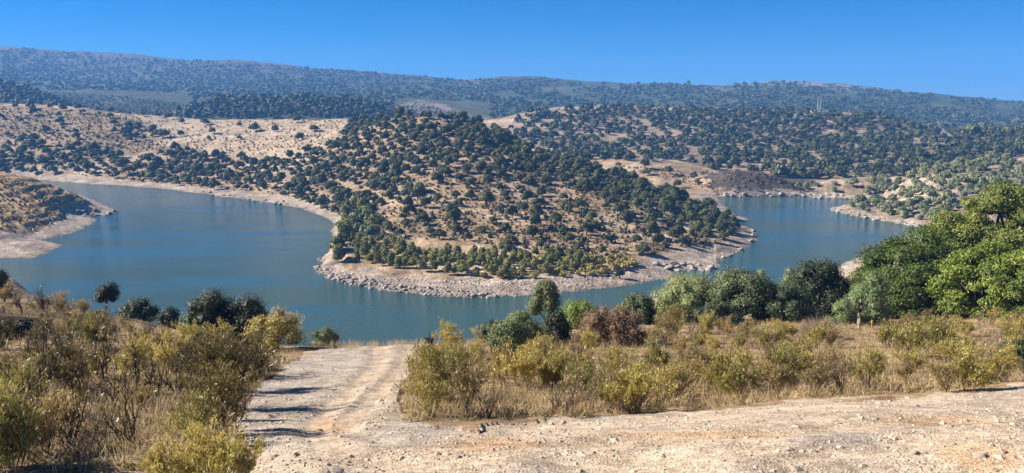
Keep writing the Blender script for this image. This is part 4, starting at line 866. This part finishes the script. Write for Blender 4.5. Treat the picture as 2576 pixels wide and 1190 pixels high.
stone_at([(845,1183,.13,'flat white stone at the bottom edge of the track'),(1100,1143,.07,'brown rounded stone beside the orange earth patch'),(1152,1152,.07,'flat brown stone lying in the orange earth patch'),(1320,1068,.05,'pale stone under the crooked oak at the verge'),(2520,1138,.09,'reddish upright stone on the gravel near the photo corner'),(2470,1150,.10,'dull brown flat stone beside the reddish upright one'),(2305,1142,.08,'pale embedded stone in the middle of the wide track'),(1030,1063,.05,'lone pale stone on the bend of the track'),(930,1063,.04,'lone dark stone on the bend of the track'),(2430,1060,.06,'grey angular stone on the upper track edge'),(1985,1130,.07,'dark flat stone on the plain stretch of track'),(2400,1118,.06,'ochre stone halfway up the wide track'),(880,1150,.07,'grey stone on the rough inner edge of the track'),(700,1105,.06,'pale stone in the shrub shadow on the track')])

# black rock in the shade
bm = bmesh.new(); bmesh.ops.create_icosphere(bm, subdivisions=4, radius=1); bc = np.array([v.co[:] for v in bm.verts])
bn = 1 + .55 * fbm(bc[:, 0] * 1.3 + bc[:, 2] * .7, bc[:, 1] * 1.3 - bc[:, 2] * .5, 131, 4)
for v, f_ in zip(bm.verts, bn): v.co = (v.co.x * f_ * 1.5, v.co.y * f_, v.co.z * f_ * .75)
me = bpy.data.meshes.new('dark_boulder'); bm.to_mesh(me); bm.free(); me.materials.append(M_DROCK)
x, y, z, r = place(30, 850); tag(link('dark_boulder', me, None, (x, y, z + .1), .2), 'black shaded boulder among shrubs at the photo edge', 'rock')

# ------------------------------------------------------------------ signpost, stakes, hose, stump
def lathe(profile, k=12):
    V = []; Q = []
    for (rr_, zz) in profile:
        for i in range(k): a = 2 * math.pi * i / k; V.append((rr_ * math.cos(a), rr_ * math.sin(a), zz))
    for j in range(len(profile) - 1):
        for i in range(k): Q.append((j*k+i, j*k+(i+1)%k, (j+1)*k+(i+1)%k, (j+1)*k+i))
    return np.array(V), np.array(Q)
def box_mesh(name, sx, sy, sz, mat, bev=.008, cz=0, cx=0, cy=0):
    bm = bmesh.new(); bmesh.ops.create_cube(bm, size=1)
    for v in bm.verts: v.co = (v.co.x * sx + cx, v.co.y * sy + cy, v.co.z * sz + cz)
    bmesh.ops.bevel(bm, geom=bm.edges[:], offset=bev, segments=2, affect='EDGES'); me = bpy.data.meshes.new(name); bm.to_mesh(me); bm.free(); me.materials.append(mat); return me
def empty(name, x, y, z, label, cat, rz=0, group=None):
    e = bpy.data.objects.new(name, None); COL.objects.link(e); e.location = (x, y, z); e.rotation_euler = (0, 0, rz); tag(e, label, cat, group); return e
sx_, sy_, sz_, sr = place(2159, 828)
e = empty('trail_signpost', sx_, sy_, sz_, 'brown trail signpost with a white disc on twin wooden uprights', 'signpost', .12)
for dx, w_, h_, nm in ((-.055, .05, 1.55, 'upright'), (.05, .075, 1.6, 'upright')):
    link(nm, box_mesh('upright', w_, .06, h_ + .3, M_WOOD, .008, (h_ - .3) / 2, dx), e)
pn = link('panel', box_mesh('panel', .27, .035, .64, M_BROWN, .008, 1.38, .0, -.055), e)
V, Q = lathe([(.0, 0), (.085, 0), (.088, .006), (.085, .012), (0, .012)], 20); V = V[:, [0, 2, 1]]; V[:, 2] *= 1.2
link('disc', new_mesh('disc', V + np.array([.015, -.087, 1.43]), Q, mat=M_WHITE), pn)
V, Q = lathe([(.0, 1.68), (.035, 1.68), (.045, 1.73), (.05, 1.78), (.03, 1.83), (.045, 1.86), (.0, 1.88)], 10); link('finial', new_mesh('finial', V + np.array([.0, -.03, .015]), Q, mat=M_WOOD), e)
link('cap_stone', box_mesh('cap_stone', .08, .05, .06, M_WOOD, .015, 1.09, .06, -.09), e).name = 'bracket'
e2 = empty('wooden_post', sx_ - .02, sy_ - .16, sz_ - .02, 'short thick pale wooden post in front of the brown signpost', 'post')
V, Q = lathe([(.0, -.2), (.075, -.2), (.07, .3), (.07, .68), (.055, .73), (0, .74)], 12); link('post_body', new_mesh('post_body', V, Q, mat=M_WOOD, shade=True), e2)
V, Q = lathe([(.074, .60), (.078, .61), (.078, .66), (.074, .67)], 12); link('band', new_mesh('band', V, Q, mat=M_WOOD), e2)
rx_, ry_, rz_, _ = place(2128, 825, sr - .1)
e3 = empty('rusty_stake', rx_, ry_, rz_, 'thin rusty iron stake holding the low end of the black hose', 'stake')
link('rod', box_mesh('rod', .035, .035, .8, M_RUST, .005, .2), e3); link('cap', box_mesh('cap', .05, .05, .03, M_RUST, .005, .62), e3)
hp0 = np.array([rx_, ry_ - .03, rz_ + .6]); hp1 = np.array([sx_ - .06, sy_ - .06, sz_ + .78]); tt = np.linspace(0, 1, 14)
pl = hp0 + (hp1 - hp0) * tt[:, None]; pl[:, 2] -= .13 * np.sin(math.pi * tt) ; V, Q = segs(pl[:-1], pl[1:], [.026] * 13, [.026] * 13, 8)
tag(link('black_hose', new_mesh('black_hose', V, Q, mat=M_HOSE, shade=True)), 'thick black hose sagging between the rusty stake and signpost', 'hose')
x, y, z, r = place(2193, 826, sr + .4); e4 = empty('marker_stake', x, y, z, 'short pale stake with a bright yellow painted top', 'stake')
link('stake_body', box_mesh('stake_body', .07, .05, .62, M_WOOD, .006, .11), e4); link('painted_top', box_mesh('painted_top', .075, .055, .13, M_YELLOW, .006, .42 + .07), e4)
x, y, z, r = place(843, 877); e5 = empty('rusty_bollard', x, y, z, 'small rust-brown iron post with bracket on the path lip', 'post')
link('rod', box_mesh('rod', .05, .05, .42, M_RUST, .006, .1, -.02), e5); link('bracket', box_mesh('bracket', .13, .06, .18, M_RUST, .006, .06, .02, -.008), e5)
x, y, z, r = place(1082, 872); g = np.random.default_rng(5)
e6 = empty('dead_stump', x, y, z, 'blackened dead stump with a bare grey spike on the path lip', 'stump')
A0 = []; B0 = []; Ra = []; Rb = []
for k in range(9):
    a = g.uniform(0, 6.28); p = np.array([g.normal() * .06, g.normal() * .06, -.05]); q = p + np.array([math.cos(a) * .1, math.sin(a) * .1, g.uniform(.25, .38)]); q2 = q + np.array([math.cos(a) * g.uniform(.08, .25), math.sin(a) * .15, g.uniform(-.02, .14)])
    A0 += [p, q]; B0 += [q, q2]; Ra += [.09, .055]; Rb += [.06, .02]
V, Q = segs(A0, B0, Ra, Rb, 7); link('stump_body', new_mesh('stump_body', V, Q, mat=M_DROCK), e6)
V, Q = segs([(0, 0, .3), (-.02, 0, .5)], [(-.02, 0, .5), (-.06, 0, .74)], [.035, .025], [.025, .006], 6); link('spike', new_mesh('spike', V, Q, mat=M_BARK), e6)

# ------------------------------------------------------------------ haze
def haze():
    bm = bmesh.new(); bmesh.ops.create_cube(bm, size=1)
    for v in bm.verts: v.co = (v.co.x * 11400, v.co.y * 6100 + 2750, v.co.z * 290 + 124)
    me = bpy.data.meshes.new('haze'); bm.to_mesh(me); bm.free(); o = link('haze', me); tag(o, 'thin blue air over the valley', 'haze', kind='stuff')
    m = bpy.data.materials.new('haze_air'); m.use_nodes = True; nt = m.node_tree; nt.nodes.clear(); out = N(nt, "ShaderNodeOutputMaterial"); v = N(nt, "ShaderNodeVolumePrincipled")
    v.inputs["Color"].default_value = (.14, .43, 1.0, 1); v.inputs["Density"].default_value = .00027; v.inputs["Anisotropy"].default_value = .0
    nt.links.new(v.outputs[0], out.inputs["Volume"]); me.materials.append(m)
haze()
